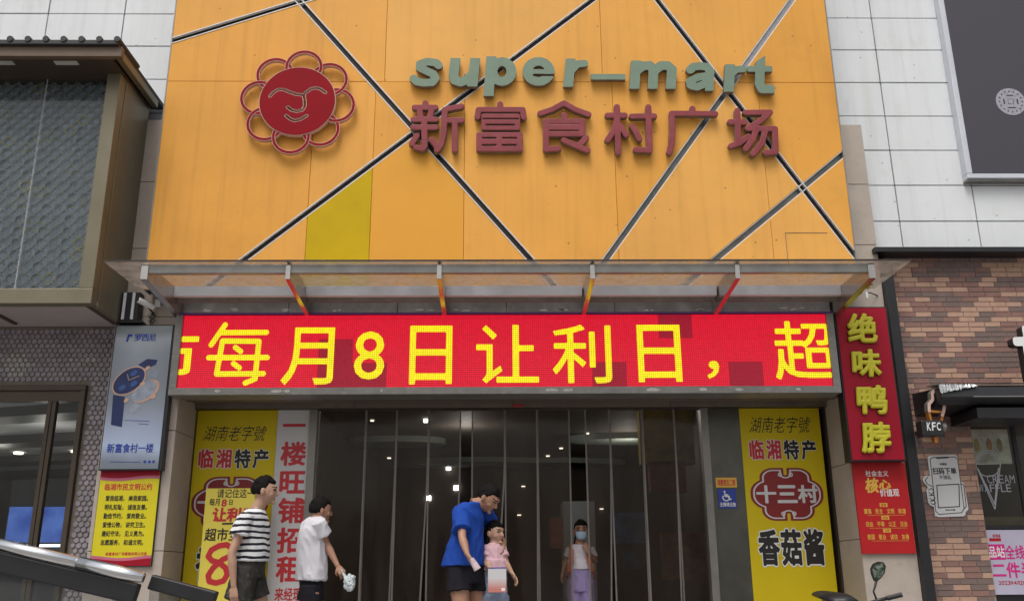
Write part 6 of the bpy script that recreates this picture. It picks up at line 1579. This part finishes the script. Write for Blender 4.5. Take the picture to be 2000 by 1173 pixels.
# 5 -- girl with mask and orange backpack, behind the curtain
Yp = 9.62; X = gx(1133, 1080, Yp); hc = W(1135, 1036, Yp); sh_z = W(1135, 1066, Yp).z - .02; hemz = W(1135, 1111, Yp).z
yaw = math.radians(-95); F = V3((math.cos(yaw), math.sin(yaw), 0)); Lf = V3((-math.sin(yaw), math.cos(yaw), 0)); B_ = (X, Yp)
rs = W(1113, 1073, Yp); re = W(1106, 1095, Yp + .02); rw = W(1100, 1113, Yp - .03); ls_ = W(1154, 1073, Yp); le = W(1162, 1096, Yp - .02); lw = W(1150, 1078, Yp - .17)
t, P, H_, hF2, hL, hU2, s_ = person('girl in a face mask, pale tee and lilac trousers behind the strip curtain', (X, Yp, 0), 1.45, yaw, loc(hc, *B_), .215, 'skin_dark',
       [(loc(ls_, *B_), loc(le, *B_), loc(lw, *B_), (.1, -.5, .8), (-.8, 0, .1)), (loc(rs, *B_), loc(re, *B_), loc(rw, *B_), (.1, -.3, -1), (-.2, .8, 0))],
       [((.0, .065, .72), (.03, .07, .38), (.0, .07, .065), (1, .2)), ((0, -.065, .72), (.0, -.07, .38), (-.04, -.07, .065), (1, -.2))],
       [(.0, 0, .68, .08, .115), (.0, 0, .78, .08, .115), (0, 0, .9, .07, .10), (0, 0, sh_z - .09, .08, .115), (0, 0, sh_z, .06, .115), (.01, 0, sh_z + .045, .042, .05)],
       dict(torso=[(.0, 0, hemz, .115, .145), (.0, 0, hemz + .09, .108, .135), (0, 0, sh_z - .12, .10, .13), (0, 0, sh_z - .01, .078, .122), (.008, 0, sh_z + .03, .055, .08), (.01, 0, sh_z + .042, .044, .052)],
            sleeve=(.62, .62), sw=(.056, .056), folds=.008, seed=3),
       dict(name='trousers', w=.082, to=2, hip=[(0, 0, .66, .10, .13), (0, 0, hemz + .05, .10, .13)]), 'pony', M['tee_lilac'], M['trouser_lilac'], hands=('grip', 'hang'), shoes='white')
o = MB(); o.loft([(H_(.082, 0, -.098), hL * .036 * s_, hF2 * .02), (H_(.080, 0, -.070), hL * .058 * s_, hF2 * .040), (H_(.084, 0, -.035), hL * .064 * s_, hF2 * .042), (H_(.088, 0, -.010), hL * .052 * s_, hF2 * .030)], 18)
o.obj('face_mask', mat('pale_blue_mask', (.34, .48, .60), .7), t, smooth=True)
tb = thing('backpack', 'orange backpack worn by the girl in the face mask', 'backpack', tuple(P((-.18, 0, sh_z - .3))))
o = MB(); o.box(-1, 1, -1, 1, -1, 1); c_ = P((-.19, 0, sh_z - .16)); o.v = [tuple(c_ + F * (a * .075) + Lf * (b_ * .14) + V3((0, 0, c * .19))) for a, b_, c in o.v]
o.obj('pack', M['orange_strap'], tb, bevel=.03, seg=3)
for e in (1, -1):
    pts = [P((-.10, e * .075, sh_z - .02)), P((-.01, e * .082, sh_z + .040)), P((.085, e * .085, sh_z - .03)), P((.118, e * .088, sh_z - .12)), P((.10, e * .115, sh_z - .22)), P((.0, e * .148, sh_z - .27)), P((-.11, e * .12, sh_z - .29))]
    o = MB()
    for a, b_ in zip(pts[:-1], pts[1:]):
        wv = .042 if (a + b_).z / 2 > sh_z - .19 else .016
        o.bar(a, b_ + (b_ - a) * .06, wv, .010, (b_ - a).cross(Lf))
    o.obj('shoulder_strap', M['orange_strap'], tb)

# ------------------------------------------------------------------ parked scooter, lower right
Ym = 7.15
t = thing('parked_scooter', 'parked electric scooter with a round mirror on a stem before the right pilaster', 'scooter', (X_(1725, 1170, Ym), Ym, 0))
mc = W(1715, 1113, Ym); st0 = W(1706, 1154, Ym); hb0 = W(1713, 1172, Ym); hb1 = W(1762, 1160, Ym - .05)
Pm = zp(1640, 880, 4.006, Ym)
out = [Pm(*p) for p in ((275, 1010), (255, 960), (250, 920), (268, 885), (305, 868), (340, 872), (358, 900), (350, 950), (322, 990), (295, 1012))]
xs_ = [p[0] for p in out]; zs_ = [p[1] for p in out]; bb = (min(xs_) - .03, max(xs_) + .03, min(zs_) - .03, max(zs_) + .03)
fnm = poly_sdf(out)
o = MB(); emboss(o, lambda X, Y: fnm(X, Y) - .004, bb, .004, Ym, .02); o.obj('mirror_shell', M['black'], t)
mg = bpy.data.materials.new('mirror_glass'); mg.use_nodes = True; b = mg.node_tree.nodes['Principled BSDF']; b.inputs['Metallic'].default_value = 1; b.inputs['Roughness'].default_value = .18; N, L = nodes(mg)
nz = N.new('ShaderNodeTexNoise'); nz.inputs['Scale'].default_value = 42; cr = N.new('ShaderNodeValToRGB'); L.new(nz.outputs['Fac'], cr.inputs[0]); cr.color_ramp.elements[0].position = .4; cr.color_ramp.elements[0].color = (.10, .16, .08, 1); cr.color_ramp.elements[1].position = .62; cr.color_ramp.elements[1].color = (.62, .72, .66, 1); L.new(cr.outputs[0], b.inputs['Base Color'])
tc = N.new('ShaderNodeTexCoord'); L.new(tc.outputs['Object'], nz.inputs['Vector'])
o = MB(); emboss(o, lambda X, Y: fnm(X, Y) + .005, bb, .004, Ym - .002); o.obj('mirror_face', mg, t)
MB().tube([W(1712, 1131, Ym + .01), W(1709, 1145, Ym + .01), st0, hb0 + V3((0, 0, .0))], [.011, .008, .007, .008], 10).obj('mirror_stem', M['black'], t, smooth=True)
hc_ = hb0 + V3((-.03, .02, -.01))
MB().tube([hb0 + V3((-.08, .03, -.03)), hb0, hb0.lerp(hb1, .45)], .014, 12).obj('handlebar', M['black'], t, smooth=True)
MB().tube([hb0.lerp(hb1, .4), hb1], .018, 14).obj('grip', M['black'], t)
MB().ball(hc_ + V3((0, 0, -.055)), .07, .06, .035, 16).obj('instrument_pod', M['steel_dull'], t, smooth=True)
bxx, byy = hc_.x - .05, hc_.y
MB().tube([(bxx, byy, hc_.z - .04), (bxx - .02, byy - .10, .35), (bxx - .03, byy - .16, .22)], [.035, .03, .03], 12).obj('steering_column', M['black'], t, smooth=True)
sc_ = mat('scooter_paint', (.05, .055, .07), .25)
MB().loft([((bxx, byy - .02, hc_.z - .12), V3((.10, 0, 0)), V3((0, .03, 0))), ((bxx, byy - .06, .45), V3((.16, 0, 0)), V3((0, .05, 0))), ((bxx, byy + .02, .20), V3((.13, 0, 0)), V3((0, .06, 0)))], 16).obj('leg_shield', sc_, t, smooth=True)
MB().box(bxx - .13, bxx + .13, byy, byy + .42, .20, .25).obj('footboard', sc_, t, bevel=.02)
MB().loft([((bxx, byy + .40, .40), V3((.10, 0, 0)), V3((0, 0, .16))), ((bxx, byy + .62, .46), V3((.13, 0, 0)), V3((0, 0, .15))), ((bxx, byy + .95, .52), V3((.08, 0, 0)), V3((0, 0, .08)))], 16).obj('rear_body', sc_, t, smooth=True)
MB().loft([((bxx, byy + .38, .60), V3((.10, 0, 0)), V3((0, 0, .03))), ((bxx, byy + .6, .63), V3((.13, 0, 0)), V3((0, 0, .04))), ((bxx, byy + .92, .65), V3((.10, 0, 0)), V3((0, 0, .03)))], 16).obj('saddle', M['black'], t, smooth=True)
for yy in (byy - .18, byy + .82):
    o = MB(); n = 28; R1, r1 = .165, .045; v = []; f = []
    for i in range(n):
        for j in range(8):
            a, c = 2 * math.pi * i / n, 2 * math.pi * j / 8; rr = R1 + r1 * math.cos(c); v.append((bxx + r1 * math.sin(c), yy + rr * math.cos(a), .212 + rr * math.sin(a)))
            f.append((i * 8 + j, ((i + 1) % n) * 8 + j, ((i + 1) % n) * 8 + (j + 1) % 8, i * 8 + (j + 1) % 8))
    o.add(v, f); wh = o.obj('wheel', M['black'], t, smooth=True)
    MB().tube([(bxx - .03, yy, .212), (bxx + .03, yy, .212)], .115, 20).obj('rim', M['steel_dull'], wh)
